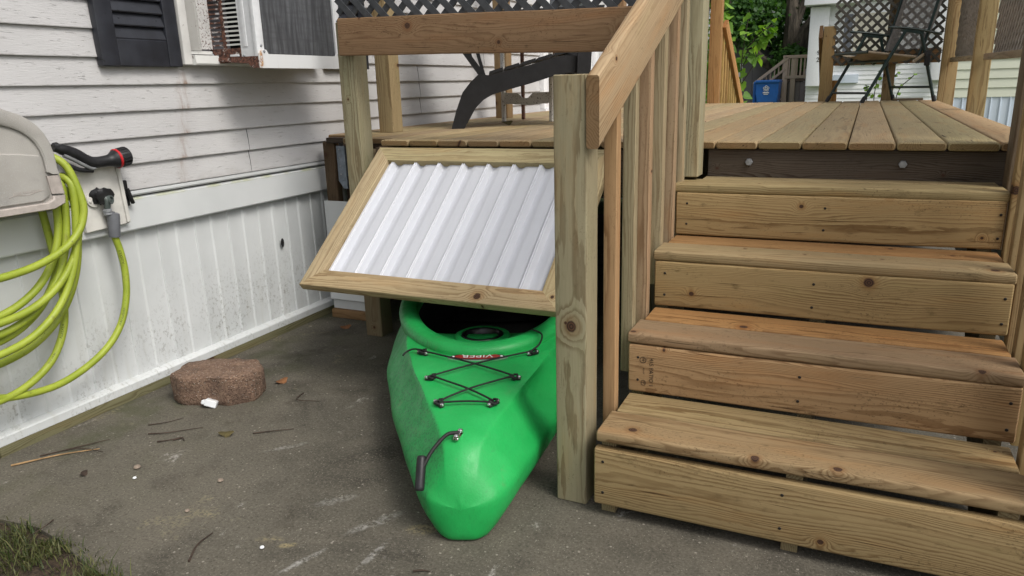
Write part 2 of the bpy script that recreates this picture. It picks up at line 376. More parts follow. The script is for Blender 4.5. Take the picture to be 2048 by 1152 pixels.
def ground_mat():
    n = NT("worn concrete"); p = n.pos(); x, y, z = n.sep(p)
    big = n.noi(p, 1.3, 4, .6); mid = n.noi(p, 7, 5, .65); fine = n.noi(p, 160, 4, .7)
    c = n.mix(n.mr(big, .32, .68), (.068, .062, .049), (.124, .113, .090))
    blot = n.noi(n.vm('ADD', p, (2, 7, 0)), 2.6, 6, .68, .8)
    c = n.mix(n.mr(blot, .46, .62, 0, .55), c, (.122, .109, .086)); c = n.mix(n.mr(blot, .46, .32, 0, .60), c, (.034, .030, .024))
    c = n.mix(n.mr(mid, .47, .72, 0, .45), c, (.138, .123, .098))
    c = n.mix(n.mr(mid, .48, .28, 0, .45), c, (.045, .039, .032))
    f2 = n.noi(p, 95, 3, .65)
    c = n.mix(n.mr(f2, .54, .7, 0, .5), c, (.18, .163, .132)); c = n.mix(n.mr(f2, .46, .3, 0, .5), c, (.036, .031, .025))
    c = n.mix(n.mr(fine, .52, .68, 0, .5), c, (.21, .185, .15))
    c = n.mix(n.mr(fine, .45, .33, 0, .6), c, (.022, .019, .016))
    ag = n.vor(p, 210); agc = n.sep(n.vor(p, 210, out="Color"))[0]
    c = n.mix(n.ma('MULTIPLY', n.mr(ag, .36, .16), n.mr(agc, .90, .93)), c, (.27, .245, .205))
    ag2 = n.vor(p, 60); agc2 = n.sep(n.vor(p, 60, out="Color"))[0]
    c = n.mix(n.ma('MULTIPLY', n.mr(ag2, .26, .12), n.mr(agc2, .90, .93)), c, (.26, .235, .20))
    # damp moss along the wall, pale scuffs in the middle
    moss = n.ma('MULTIPLY', n.mr(x, -1.7, -2.4), n.mr(n.noi(p, 5, 4), .45, .7))
    c = n.mix(n.ma('MULTIPLY', moss, .6), c, (.055, .062, .026))
    sv = n.com(n.ma('MULTIPLY', x, 9), n.ma('MULTIPLY', y, 5), 0.)
    sc = n.noi(sv, 1.0, 5, .72, .6)
    c = n.mix(n.ma('MULTIPLY', n.mr(sc, .62, .72), n.ma('MULTIPLY', n.mr(f2, .35, .6), .75)), c, (.42, .40, .37))
    yl = n.ma('MULTIPLY', n.mr(n.noi(p, 2.7, 5, .7), .60, .70), n.mr(f2, .4, .6))
    c = n.mix(n.ma('MULTIPLY', yl, .5), c, (.30, .26, .15))
    dn = n.noi(n.vm('ADD', p, (5, 3, 0)), 3.1, 5, .7)
    c = n.mix(n.ma('MULTIPLY', n.mr(dn, .60, .70), .5), c, (.035, .028, .02))
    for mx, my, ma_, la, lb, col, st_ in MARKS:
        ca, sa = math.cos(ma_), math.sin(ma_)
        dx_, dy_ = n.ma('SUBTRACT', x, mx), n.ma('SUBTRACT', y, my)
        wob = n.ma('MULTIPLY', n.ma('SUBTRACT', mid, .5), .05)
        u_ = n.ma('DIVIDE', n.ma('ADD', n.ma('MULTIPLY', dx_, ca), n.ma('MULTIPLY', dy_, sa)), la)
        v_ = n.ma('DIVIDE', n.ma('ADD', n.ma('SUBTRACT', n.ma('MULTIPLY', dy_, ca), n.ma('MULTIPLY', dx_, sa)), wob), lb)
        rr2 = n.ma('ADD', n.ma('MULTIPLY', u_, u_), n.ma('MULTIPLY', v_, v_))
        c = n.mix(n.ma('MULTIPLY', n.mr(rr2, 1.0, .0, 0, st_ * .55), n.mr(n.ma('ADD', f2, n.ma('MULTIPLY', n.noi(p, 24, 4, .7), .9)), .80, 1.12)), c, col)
    h = n.ma('ADD', n.ma('MULTIPLY', fine, .5), n.ma('ADD', mid, n.ma('MULTIPLY', n.mr(ag, .5, .1), .25)))
    return n.out(c, .9, nor=n.bump(h, .4, .004), spec=.25)
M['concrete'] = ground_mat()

def lawn_mat():
    n = NT("lawn"); p = n.pos()
    c = n.mix(n.mr(n.noi(p, 30, 5, .7), .35, .65), (.045, .075, .018), (.09, .13, .03))
    return n.out(n.mix(n.mr(n.noi(p, .7, 3), .4, .7), c, (.13, .13, .05)), .95, nor=n.bump(n.noi(p, 60, 4), .8, .03))
M['lawn'] = lawn_mat()
def soil_mat():
    n = NT("soil"); p = n.pos(); f = n.noi(p, 70, 5, .7)
    c = n.mix(n.mr(f, .35, .7), (.022, .014, .009), (.095, .065, .04))
    return n.out(c, .95, nor=n.bump(f, .9, .012))
M['soil'] = soil_mat()

def hull_mat():
    n = NT("green rotomoulded plastic"); p = n.pos(); x, y, z = n.sep(p)
    c = n.mix(n.mr(n.noi(p, 4, 4), .3, .7), (.010, .315, .064), (.020, .395, .092))
    scr = n.noi(n.com(n.ma('MULTIPLY', x, 40), n.ma('MULTIPLY', y, 16), n.ma('MULTIPLY', z, 75)), 1., 5, .75)
    sp = n.noi(n.com(n.ma('MULTIPLY', n.ma('ADD', x, y), 150), n.ma('MULTIPLY', n.ma('SUBTRACT', x, y), 95), n.ma('MULTIPLY', z, 75)), 1., 4, .75)
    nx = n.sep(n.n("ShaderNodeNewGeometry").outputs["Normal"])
    side = n.ma('MULTIPLY', n.mr(nx[0], -.10, -.55), n.mr(n.noi(p, 5, 3), .25, .60, .65, 1.0))                 # dirt specks and a darker green on the flank turned to the wall
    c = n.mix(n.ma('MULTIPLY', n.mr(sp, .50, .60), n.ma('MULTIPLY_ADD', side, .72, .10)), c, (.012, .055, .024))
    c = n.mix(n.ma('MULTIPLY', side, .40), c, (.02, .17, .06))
    c = n.mix(n.ma('MULTIPLY', n.mr(scr, .62, .74), .35), c, (.03, .16, .06))
    tan = n.ma('MULTIPLY', n.mr(n.noi(p, 9, 4, .7), .56, .72), n.mr(n.noi(p, 60, 3), .45, .65))
    c = n.mix(n.ma('MULTIPLY', tan, .45), c, (.12, .19, .08))
    hi = n.mr(n.noi(n.com(n.ma('MULTIPLY', n.ma('ADD', x, n.ma('MULTIPLY', y, .4)), 140), n.ma('MULTIPLY', n.ma('SUBTRACT', y, n.ma('MULTIPLY', x, .4)), 8), 0.), 1., 3, .6), .66, .74)
    c = n.mix(n.ma('MULTIPLY', hi, .35), c, (.05, .42, .16))
    return n.out(c, n.mr(n.noi(p, 25, 4), .3, .7, .38, .55), nor=n.bump(n.ma('ADD', n.noi(p, 180, 3), n.ma('MULTIPLY', n.noi(p, 6, 2), 2.5)), .12, .004), spec=.45)
M['hull'] = hull_mat()

def rusty(name, base, amt=.5, sc=22, zlo=None):
    n = NT(name); p = n.pos(); x, y, z = n.sep(p)
    r = n.noi(p, sc, 6, .72)
    lo, hi = .66 - amt * .32, .74 - amt * .32
    m = n.mr(r, lo, hi)
    if zlo is not None: m = n.ma('MULTIPLY', m, n.mr(z, zlo[1], zlo[0]))
    rc = n.mix(n.mr(n.noi(p, sc * 2.3, 4), .35, .65), (.035, .014, .010), (.16, .068, .045))
    c = n.mix(m, n.mix(n.mr(n.noi(p, 9, 3), .35, .7), base, tuple(b * .86 for b in base)), rc)
    return n.out(c, n.mr(m, 0, 1, .4, .85), nor=n.bump(m, .4, .002))
def pan_mat():
    n = NT("orange stained pan"); p = n.pos(); x, y, z = n.sep(p)
    d = n.ma('ABSOLUTE', n.ma('SUBTRACT', n.ma('ADD', y, n.ma('MULTIPLY', n.ma('SUBTRACT', n.noi(p, 60, 3), .5), .02)), 2.343))
    m = n.ma('MULTIPLY', n.mr(d, .016, .002), n.mr(n.noi(p, 90, 4, .7), .36, .58))
    c = n.mix(m, (.66, .67, .68), n.mix(n.mr(n.noi(p, 120, 3), .4, .6), (.50, .25, .05), (.20, .07, .03)))
    st = n.mr(n.noi(n.com(0., n.ma('MULTIPLY', y, 70), n.ma('MULTIPLY', z, 4)), 1., 3), .58, .75, 0, .25)
    return n.out(n.mix(st, c, (.45, .38, .30)), .4)
M['pan'] = pan_mat()
M['ac_white'] = plain("white enamel", (.66, .67, .69), .35, var=.06)
M['ac_rust'] = rusty("rusted enamel", (.60, .59, .58), .80, 38)
M['ac_rust_low'] = rusty("rust stained enamel", (.64, .64, .62), .16, 16)
M['ac_rust_heavy'] = rusty("flaking rust", (.50, .46, .43), .95, 42)
def coil_mat():
    n = NT("condenser coil"); p = n.pos(); x, y, z = n.sep(p)
    st = n.noi(n.com(0., n.ma('MULTIPLY', y, 60), n.ma('MULTIPLY', z, 5)), 1., 4, .65)
    s2 = n.noi(n.com(0., n.ma('MULTIPLY', y, 8), n.ma('MULTIPLY', z, 70)), 1., 3, .6)
    c = n.mix(n.mr(st, .35, .7), (.060, .062, .068), (.135, .140, .150))
    c = n.mix(n.mr(s2, .4, .7, 0, .4), c, (.06, .06, .065))
    sp = n.mr(n.noi(n.com(1., n.ma('MULTIPLY', y, 30), n.ma('MULTIPLY', z, 12)), 1., 2), .74, .78)
    c = n.mix(sp, c, (.45, .46, .48))
    fin = n.ma('SINE', n.ma('MULTIPLY', y, 2400))
    return n.out(c, .5, .3, n.bump(fin, .25, .001))
M['coil'] = coil_mat()
M['black'] = plain("black plastic", (.014, .014, .016), .45, var=.3, bump=.15)
M['shutter'] = None
def shutter_mat():
    n = NT("black shutter"); p = n.pos(); x, y, z = n.sep(p)
    g = n.noi(n.com(n.ma('MULTIPLY', y, 120), n.ma('MULTIPLY', z, 10), 0.), 1., 4, .65)
    c = n.mix(n.mr(n.noi(p, 12, 3), .3, .7), (.012, .013, .018), (.022, .024, .032))
    dr = n.mr(n.noi(n.com(0., n.ma('MULTIPLY', n.ma('ADD', y, z), 60), n.ma('MULTIPLY', n.ma('SUBTRACT', z, y), 25)), 1., 3), .66, .70)
    return n.out(n.mix(dr, c, (.004, .004, .005)), .42, nor=n.bump(g, .25, .002))
M['shutter'] = shutter_mat()
M['void'] = plain("hollow shade", (.008, .008, .009), .9)  # near black that paints in the shade inside holes and hollows
M['trim'] = rusty("chalky white trim", (.60, .59, .57), .10, 60)
M['accordion'] = rusty("grimy white vinyl", (.50, .49, .47), .10, 90)
M['ac_fleck'] = rusty("rust flecked enamel", (.58, .57, .56), .42, 120)
M['steel'] = plain("galvanised steel", (.30, .31, .33), .5, .4, var=.2, sc=60)
M['chrome'] = plain("bright bolt", (.75, .75, .75), .18, 1.0, var=.05)
M['blue_steel'] = plain("galvanised hanger", (.20, .23, .27), .5, .5, var=.2)
def reel_mat():
    n = NT("taupe resin"); p = n.pos(); f = n.noi(p, 330, 2, .6)
    c = n.mix(n.mr(n.noi(p, 6, 3), .3, .7), (.30, .285, .262), (.375, .358, .332))
    c = n.mix(n.ma('MULTIPLY', n.mr(f, .55, .7), .5), c, (.42, .42, .42))
    c = n.mix(n.mr(n.noi(p, 14, 4, .7), .55, .75, 0, .4), c, (.19, .19, .195))
    return n.out(c, .6, nor=n.bump(f, .3, .002))
M['reel'] = reel_mat()
M['reel_rim'] = plain("taupe resin rim", (.40, .355, .325), .6, var=.12, sc=40, bump=.2)
def hose_mat():
    n = NT("lime hose rubber"); p = n.pos()
    c = n.mix(n.mr(n.noi(p, 9, 3), .3, .7), (.25, .315, .025), (.335, .40, .042))
    d = n.noi(p, 26, 5, .7)
    c = n.mix(n.mr(d, .55, .72, 0, .6), c, (.18, .18, .03))
    c = n.mix(n.mr(n.noi(p, 130, 3, .7), .63, .7, 0, .7), c, (.05, .045, .02))
    return n.out(c, .5, nor=n.bump(n.noi(p, 160, 2), .1, .002))
M['hose'] = hose_mat()
M['hose_ink'] = plain("hose print", (.02, .035, .01), .7)
M['grey_rubber'] = plain("grey rubber", (.13, .135, .15), .5, var=.1)
M['nozzle_grey'] = plain("grey grip", (.17, .175, .18), .5)
M['red'] = plain("red plastic", (.45, .015, .02), .4, var=.05)
M['brass'] = rusty("weathered tap metal", (.09, .11, .105), .2, 60)
M['tape'] = plain("black tape wrap", (.012, .012, .013), .3, var=.3, bump=.5, bsc=60)
M['fixture'] = plain("aged white plate", (.60, .585, .55), .5, var=.1, sc=18, bump=.05)
def paver_mat():
    n = NT("rough red concrete block"); p = n.pos(); f = n.noi(p, 110, 5, .75); v = n.vor(p, 130)
    vc = n.sep(n.vor(p, 130, out="Color"))[0]
    c = n.mix(n.mr(f, .35, .7), (.115, .066, .044), (.30, .20, .140))
    c = n.mix(n.ma('MULTIPLY', n.mr(v, .4, .2), n.mr(vc, .75, .85)), c, (.40, .33, .27))
    c = n.mix(n.mr(n.noi(p, 12, 4), .5, .7, 0, .5), c, (.07, .045, .035))
    return n.out(c, .95, nor=n.bump(n.ma('ADD', f, n.mr(v, .5, 0)), .9, .006))
M['paver'] = paver_mat()
M['white_scrap'] = plain("white plastic", (.72, .74, .76), .35, var=.04)
M['twig'] = plain("dead twig", (.045, .030, .022), .9, var=.4)
M['straw'] = plain("dry stem", (.30, .19, .09), .85, var=.25)
M['leaf_dry'] = plain("dry leaf", (.075, .060, .022), .8, var=.4, sc=60)
M['leaf_red'] = plain("brown leaf", (.17, .075, .03), .8, var=.35, sc=60)
M['stone'] = plain("pebble", (.24, .19, .15), .85, var=.3, bump=.3)
M['corr'] = plain("white corrugated sheet", (.535, .55, .595), .33, var=.02, sc=5, spec=.5)
M['resin'] = plain("charcoal resin", (.013, .013, .015), .5, var=.2, bump=.1)
M['cup'] = plain("black cup", (.006, .006, .008), .3)
def speck_mat():
    n = NT("chipped white enamel"); p = n.pos(); f = n.noi(p, 130, 3, .6)
    c = n.mix(n.mr(f, .60, .64), (.66, .64, .60), (.09, .07, .055))
    return n.out(c, .6)
M['speck'] = speck_mat()
M['rust'] = rusty("rusty iron", (.12, .07, .045), .7, 30)
M['lattice'] = plain("charcoal lattice", (.052, .056, .062), .6, var=.2, bump=.1)
M['lattice_br'] = plain("brown grey lattice", (.070, .066, .055), .7, var=.2)
M['lattice_gr'] = plain("grey tan lattice", (.30, .275, .255), .7, var=.2)
M['chair_frame'] = plain("dark green steel", (.012, .028, .026), .35, var=.2)
def sling_mat():
    n = NT("grey sling mesh"); p = n.pos(); x, y, z = n.sep(p)
    c = n.mix(n.mr(n.noi(p, 40, 3), .3, .7), (.15, .14, .13), (.20, .19, .175))
    n.out(c, .8)
    tr = n.n("ShaderNodeBsdfTransparent"); mx = n.n("ShaderNodeMixShader", {0: .30})
    n.t.links.new(n.b.outputs[0], mx.inputs[1]); n.t.links.new(tr.outputs[0], mx.inputs[2])
    n.t.links.new(mx.outputs[0], n.t.nodes["Material Output"].inputs[0])
    return n.m
M['sling'] = sling_mat()
M['sling_hem'] = plain("grey sling hem", (.16, .15, .14), .85)
M['sling_tan'] = plain("tan sling", (.26, .21, .15), .85, var=.1)
def bark_mat():
    n = NT("bark"); p = n.pos(); x, y, z = n.sep(p)
    f = n.noi(n.com(n.ma('MULTIPLY', x, 9), n.ma('MULTIPLY', y, 9), n.ma('MULTIPLY', z, 2.2)), 1., 5, .7)
    return n.out(n.mix(n.mr(f, .35, .7), (.030, .025, .019), (.115, .095, .072)), .95, nor=n.bump(f, .9, .04))
M['bark'] = bark_mat()
def leaf_mat(name, a, b, tr=.35):
    n = NT(name); t = n.attr("tint", "Color")
    r = n.sep(t)
    c = n.mix(r[0], a, b); n.out(c, .5, spec=.35)
    tl = n.n("ShaderNodeBsdfTranslucent", {0: n.mix(1.0, c, (1.5, 1.5, .7), 'MULTIPLY')}); mx = n.n("ShaderNodeMixShader", {0: tr})
    n.t.links.new(n.b.outputs[0], mx.inputs[1]); n.t.links.new(tl.outputs[0], mx.inputs[2])
    n.t.links.new(mx.outputs[0], n.t.nodes["Material Output"].inputs[0])
    return n.m
M['leaf'] = leaf_mat("maple leaf", (.022, .075, .018), (.08, .18, .035), .45)
M['leaf_lime'] = leaf_mat("shrub leaf", (.08, .19, .02), (.24, .42, .06), .45)
M['grass'] = leaf_mat("grass blade", (.03, .055, .012), (.15, .15, .06))
M['nbr_siding'] = plain("white siding", (.84, .85, .86), .5, var=.04, sc=2)
M['nbr_grey'] = plain("grey siding", (.34, .33, .35), .55, var=.05, sc=2)
M['cream'] = plain("cream siding", (.66, .68, .56), .5, var=.03, sc=2)
M['blue_skirt'] = plain("pale blue skirting", (.60, .67, .76), .5, var=.04, sc=2)
M['shed_grey'] = plain("grey shed siding", (.15, .145, .155), .6, var=.06, sc=2)
M['roof'] = plain("asphalt shingle", (.16, .14, .13), .9, var=.2, sc=20)
M['bin'] = plain("blue bin plastic", (.02, .125, .42), .4, var=.08, sc=6)
M['weathered'] = wood("weathered railing timber", line=.4, dirt=.5, knot=.1)
M['door_white'] = plain("door paint", (.80, .81, .83), .4, var=.03)
M['glass'] = plain("dark window", (.02, .022, .026), .08, var=.1, spec=.6)
M['ink'] = plain("stamp ink", (.035, .022, .015), .8)
M['badge_silver'] = plain("badge silver", (.55, .55, .55), .3, .6, var=.05)
M['badge_red'] = plain("badge red", (.32, .006, .02), .35, var=.05)
M['white_ink'] = plain("white print", (.75, .75, .75), .5, var=.02)
M['nail'] = plain("screw head", (.03, .026, .024), .5, .5)
M['black_cord'] = plain("black cord", (.008, .008, .008), .6)

# timber tints
GT = (.33, .295, .19); TAN = (.40, .305, .165); WARM = (.41, .265, .13); PINK = (.40, .27, .165); STR = (.345, .255, .135)
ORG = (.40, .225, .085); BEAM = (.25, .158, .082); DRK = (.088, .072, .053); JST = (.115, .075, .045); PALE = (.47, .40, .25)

# ------------------------------------------------------------------ setting
WX = -2.46            # face of the home's wall
g = MB(); g.grid([[(-60, -40, 0), (60, -40, 0)], [(-60, 70, 0), (60, 70, 0)]])
for v in range(4): pass
g.V = [(x, y, -.03) for x, y, z in g.V]
obj("ground", g, M['lawn'], kind='structure', smooth=False)
g = MB()
# slab with a ragged near-left corner where the grass starts
edge = [(-2.46, .98), (-2.15, 1.012), (-1.95, 1.035), (-1.83, 1.02), (-1.70, .985), (-1.6, .968), (-1.45, .94), (-1.2, .86), (-.8, .7), (-.4, .3), (.4, -.8)]
out = edge + [(4.5, -.8), (4.5, 6.2), (-2.46, 6.2)]
n = len(out)
i0 = [g.v((x, y, 0)) for x, y in out]; i1 = [g.v((x, y, -.06)) for x, y in out]
g.f(*i0)
for k in range(n): g.f(i0[k], i1[k], i1[(k + 1) % n], i0[(k + 1) % n])
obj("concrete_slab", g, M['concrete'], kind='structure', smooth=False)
g = MB(); rows = []
for j in range(25):
    rows.append([(-3.2 + i * .1, -.6 + j * .07, -.012 + .018 * noise.noise(Vector((i * .9, j * .7, 3)))) for i in range(34)])
g.grid(rows)
obj("soil", g, M['soil'], kind='structure')
# ragged grass on the soil by the slab corner
g = MB(); rg = random.Random(3)
for k in range(5200):
    x = rg.uniform(-2.45, -1.35); lim = 1.015 - max(0, (x + 1.85)) * .16
    y = lim - abs(rg.gauss(0, .10)) + rg.uniform(-.02, .03)
    if noise.noise(Vector((x * 7, y * 7, 0))) < -.02 and rg.random() < .85: continue
    h = rg.uniform(.006, .020) * (2.6 if rg.random() < .06 else 1); a = rg.uniform(0, 6.28); wv = rg.uniform(.0006, .0015)
    hq = rg.uniform(.4, 1.9); lx, ly = math.cos(a) * h * hq, math.sin(a) * h * hq
    t = rg.random(); ti = (t, t, t); px, py = -math.sin(a) * wv, math.cos(a) * wv
    i = [g.v((x - px, y - py, -.005), ti=ti), g.v((x + px, y + py, -.005), ti=ti), g.v((x + px + lx * .4, y + py + ly * .4, h * .65), ti=ti),
         g.v((x - px + lx * .4, y - py + ly * .4, h * .65), ti=ti), g.v((x + lx, y + ly, h), ti=ti)]
    g.f(i[0], i[1], i[2], i[3]); g.f(i[3], i[2], i[4])
obj("grass", g, M['grass'], kind='stuff', label="ragged short grass on dark soil at the slab's corner", cat="grass")

# ------------------------------------------------------------------ the home on the left
home = thing("mobile_home", "white vinyl sided home with black shutters and ribbed white skirting", "house", (WX, 3, 0))
Y0, Y1 = -4.0, 9.5
m = MB(); prof = []
z = .789; E0 = .0945
k = 0
while z < 3.0:
    zz = z + E0
    prof += [(.0005, z + .0005), (.014, z), (.0148, z + .003), (.0135, z + .012), (.002, zz - .001)]
    z = zz; k += 1
ys = [Y0, .8, 1.6, 2.4, 3.2, 4.2, 5.78]
def wall_rows(ya, yb, zmin, zmax):
    pf = [(a, b) for a, b in prof if zmin - 1e-4 <= b <= zmax + 1e-4]
    st = max(1, int((yb - ya) / .35))
    rows = []
    for i in range(st + 1):
        yy = ya + (yb - ya) * i / st
        rows.append([(WX + a + .0009 * noise.noise(Vector((yy * 1.3, b * 2, 5))), yy, b) for a, b in pf])
    return rows
m.grid(wall_rows(Y0, 2.19, .78, 3.0)); m.grid(wall_rows(2.19, 3.03, .78, 1.2625)); m.grid(wall_rows(3.03, 5.80, .78, 3.0)); m.grid(wall_rows(7.2, Y1, .78, 3.0))
m.grid(wall_rows(2.19, 3.03, 2.3, 3.0)); m.grid(wall_rows(5.8, 7.2, 2.95, 3.0))
obj("siding", m, M['siding'], home, ang=20)
# butt joints of the siding: thin lapped edges
m = MB()
for (yj, za, zb) in ((2.49, .885, .976), (2.487, .792, .882), (3.93, .98, 1.07), (3.935, 1.073, 1.165), (3.925, 1.168, 1.258), (4.8, 1.26, 1.35)):
    m.prism([(yj - .0008, za), (yj + .0008, za), (yj + .0052, (za + zb) / 2), (yj + .006, zb), (yj + .0045, zb), (yj + .0036, (za + zb) / 2)],
            lambda a, b, d: (d + .011 * (1 - (b - za) / (zb - za)), a, b), WX + .001, WX + .0045)
each("siding_joint", m, M['nbr_grey'] if False else plain("joint shadow", (.10, .10, .10), .9), home)
m = MB(); m.box(-6.5, Y0, .78, WX - .012, 2.19, 2.98); m.box(-6.5, 2.19, .78, WX - .35, 3.03, 2.98); m.box(-6.5, 3.03, .78, WX - .012, 5.8, 2.98); m.box(-6.5, 5.8, .78, WX - .1, 7.2, 2.98); m.box(-6.5, 7.2, .78, WX - .012, Y1, 2.98)
m.box(WX - .35, 2.19, .78, WX - .012, 3.03, 1.22); m.box(-6.4, Y0, 0, WX - .1, Y1, .78)
obj("wall_core", m, M['nbr_grey'], home, smooth=False)
m = MB(); m.prism([(WX + .32, 3.0), (WX + .32, 3.1), (-4.6, 3.75), (-6.9, 3.1), (-6.9, 3.0)], lambda a, b, d: (a, d, b), Y1 + .2, Y0 - .2)
obj("roof", m, M['roof'], home, smooth=False)
# skirting: vertical ribbed panels
m = MB(); rows = []; yy = -1.0; pts = []
seq = [(0, -.001), (.068, -.001), (.071, .0050), (.082, .0050), (.096, .001), (.150, .002), (.157, .0068), (.172, .0068), (.174, -.001)]
while yy < 5.5:
    for a, b in seq: pts.append((yy + a, b))
    yy += .1825
for zz in (.05, .15, .28, .42, .56, .66):
    rows.append([(WX - .030 + b + .0035 * noise.noise(Vector((a * 3, zz * 4, 2))) + (.011 * math.exp(-((a - 1.845) / .02) ** 2 - ((zz - .42) / .1) ** 2)), a, zz) for a, b in pts])
m.grid(rows, flip=True)
obj("skirting", m, M['skirt'], home, ang=25)
m = MB()
m.prism([(WX - .012, .652), (WX + .004, .640), (WX + .007, .645), (WX + .007, .755), (WX - .002, .762), (WX - .02, .762)], lambda a, b, d: (a, d, b), 5.5, Y0)
m.prism([(WX - .008, .766), (WX + .010, .768), (WX + .014, .774), (WX + .014, .784), (WX + .004, .788), (WX - .008, .788)], lambda a, b, d: (a, d, b), 5.5, Y0)
obj("skirting_cap", m, M['skirt'], home, ang=12)
m = MB()
m.prism([(WX - .03, .032), (WX + .004, .032), (WX + .006, .035), (WX + .006, .063), (WX + .002, .067), (WX - .020, .074), (WX - .03, .074)], lambda a, b, d: (a, d, b), 5.5, -1.0)
obj("skirting_base", m, M['skirt'], home, ang=12)
m = MB()
m.board((WX - .012, 1.2462, .0125), (WX - .012, 5.4, .0125), (0, 0, 1), .055, .036, (.16, .145, .085), seed=4); m.board((WX - .010, -1, .0125), (WX - .010, 1.243, .0125), (0, 0, 1), .055, .036, (.16, .145, .085), seed=5)
obj("sill_board", m, M['wood'], home)
m = MB(); m.lathe([(0, .0), (.011, .0), (.0105, .001)], Matrix.Translation((WX - .016, 2.66, .43)) @ Matrix.Rotation(R(90), 4, 'Y') @ Matrix.Scale(2.0, 4, (1, 0, 0)), 16)
obj("skirting_hole", m, M['void'], home)

def shutter(y0, y1, nm):
    zb, zt = 1.230, 2.45; w = .052
    fr = MB()
    for a, b, c, d in ((y0, y0 + w + .018, zb, zt), (y1 - w - .008, y1, zb, zt)):
        fr.box(WX + .010, a, c, WX + .040, b, d, .004)
    fr.box(WX + .010, y0 + w + .018, zb, WX + .0385, y1 - w - .008, zb + .095, .004); fr.box(WX + .010, y0 + w + .018, zt - .09, WX + .0385, y1 - w - .008, zt, .004)
    so = obj("shutter", fr, M['shutter'], home)
    sl = MB(); zz = zb + .095
    while zz < zt - .1:
        sl.prism([(WX + .034, zz), (WX + .036, zz + .004), (WX + .020, zz + .046), (WX + .014, zz + .046), (WX + .014, zz)], lambda a, b, d: (a, d, b), y1 - w - .008, y0 + w + .018)
        zz += .046
    obj("louvre", sl, M['shutter'], so, ang=20)
    sc = MB()
    for yy in (y0 + .1, y1 - .085): sc.lathe([(0, 0), (.005, 0), (.004, .003), (0, .004)], Matrix.Translation((WX + .026, yy, zb + .165)) @ Matrix.Rotation(R(90), 4, 'Y'), 10)
    each("screw", sc, M['shutter'], so)
shutter(1.826, 2.170, 'a'); shutter(3.045, 3.395, 'b')
# window opening: trim, sill, accordion side curtain, sash
m = MB()
m.box(WX + .004, 2.176, 1.238, WX + .046, 2.214, 2.32, .003); m.box(WX + .004, 2.985, 1.29, WX + .046, 3.03, 2.32, .003); m.box(WX + .004, 2.214, 2.28, WX + .046, 2.985, 2.32, .003)
win = obj("window", m, M['trim'], home)
m = MB(); m.prism([(WX - .01, 1.238), (WX + .060, 1.238), (WX + .064, 1.244), (WX + .060, 1.275), (WX - .01, 1.280)], lambda a, b, d: (a, d, b), 2.985, 2.2145)
m.box(WX + .0, 2.2145, 1.2805, WX + .03, 2.985, 1.293)
obj("sill", m, M['ac_rust_low'], win)
m = MB(); m.box(WX - .05, 2.214, 1.65, WX - .045, 2.985, 2.28)
obj("pane", m, M['glass'], win, smooth=False)

# ------------------------------------------------------------------ window air conditioner
ac = thing("window_air_conditioner", "rusty white air conditioner jutting from the window between the black shutters", "air conditioner", (-2.3, 2.6, 1.222))
AX, AY0, AY1, AZ0, AZ1 = -2.19, 2.335, 2.865, 1.245, 1.66
m = MB()
m.box(WX + .03, 2.262, 1.30, WX + .034, AY0, AZ1)
obj("filler_panel", m, M['ac_fleck'], ac, smooth=False)
m = MB(); pts = []
for i in range(14): pts.append((WX + .026 + (.014 if i % 2 else .0), 2.216 + i * .0043))
m.grid([[(x, y, 1.294) for x, y in pts], [(x, y, AZ1) for x, y in pts]])
obj("side_curtain", m, M['accordion'], ac, smooth=False)
# black box standing in for the shade behind the open slotted side
m = MB()
m.box(WX + .03, AY0 + .10, AZ0 + .03, AX - .02, AY1 - .004, AZ1 - .01)
obj("slot_shade", m, M['void'], ac, smooth=False)
x0s, x1s = -2.437, -2.275          # slot field
m = MB()
m.box(WX + .0345, AY0, AZ0, x0s, AY0 + .003, AZ1)
m.box(x0s, AY0, AZ0, x1s, AY0 + .003, 1.300)
sp = obj("slotted_side", m, M['ac_rust_heavy'], ac, smooth=False)
m = MB(); m2_ = MB(); zz = 1.300; pitch = .0172; rb = random.Random(5)
while zz < AZ1 - .02:
    m.box(-2.358, AY0 + rb.uniform(0, .001), zz + .0105, x1s, AY0 + .0035, zz + pitch); m2_.box(x0s, AY0 + rb.uniform(0, .001), zz + .0105, -2.359, AY0 + .0035, zz + pitch); zz += pitch
obj("grille_bar", m, M['ac_rust_low'], sp, smooth=False); obj("grille_bar", m2_, M['ac_rust'], sp, smooth=False, label="rust eaten bars")
m = MB(); m.box(-2.366, AY0 - .0012, 1.300, -2.350, AY0 + .0045, AZ1); m.box(x0s - .004, AY0 - .001, 1.295, x0s + .007, AY0 + .004, AZ1)
each("grille_post", m, M['ac_rust_heavy'], sp, smooth=False)
m = MB()
m.box(x1s, AY0, AZ0, AX - .002, AY0 + .003, AZ1)
m.box(-2.262, AY0 - .003, 1.302, -2.238, AY0 + .001, AZ1, .0025)     # pressed rib
m.box(-2.335, AY0 - .0025, 1.268, -2.287, AY0 + .0005, 1.276, .001)
obj("side_panel", m, M['ac_white'], ac)
m = MB()
m.box(AX - .016, AY0 - .003, AZ0 + .004, AX + .003, AY0 + .036, AZ1, .002)
m.box(AX - .016, AY1 - .040, AZ0 + .004, AX + .003, AY1, AZ1, .002); m.box(WX + .03, AY1 - .003, AZ0, AX - .016, AY1, AZ1)
m.box(WX + .03, AY0, AZ1, AX, AY1, AZ1 + .004)
m.box(AX + .0025, AY1 - .030, AZ0 + .07, AX + .0045, AY1 - .010, AZ1 - .02, .001)
obj("rear_frame", m, M['ac_white'], ac)
m = MB(); m.box(AX - .014, AY0 + .0365, AZ0 + .032, AX - .006, AY1 - .0405, AZ1)
obj("coil", m, M['coil'], ac, smooth=False)
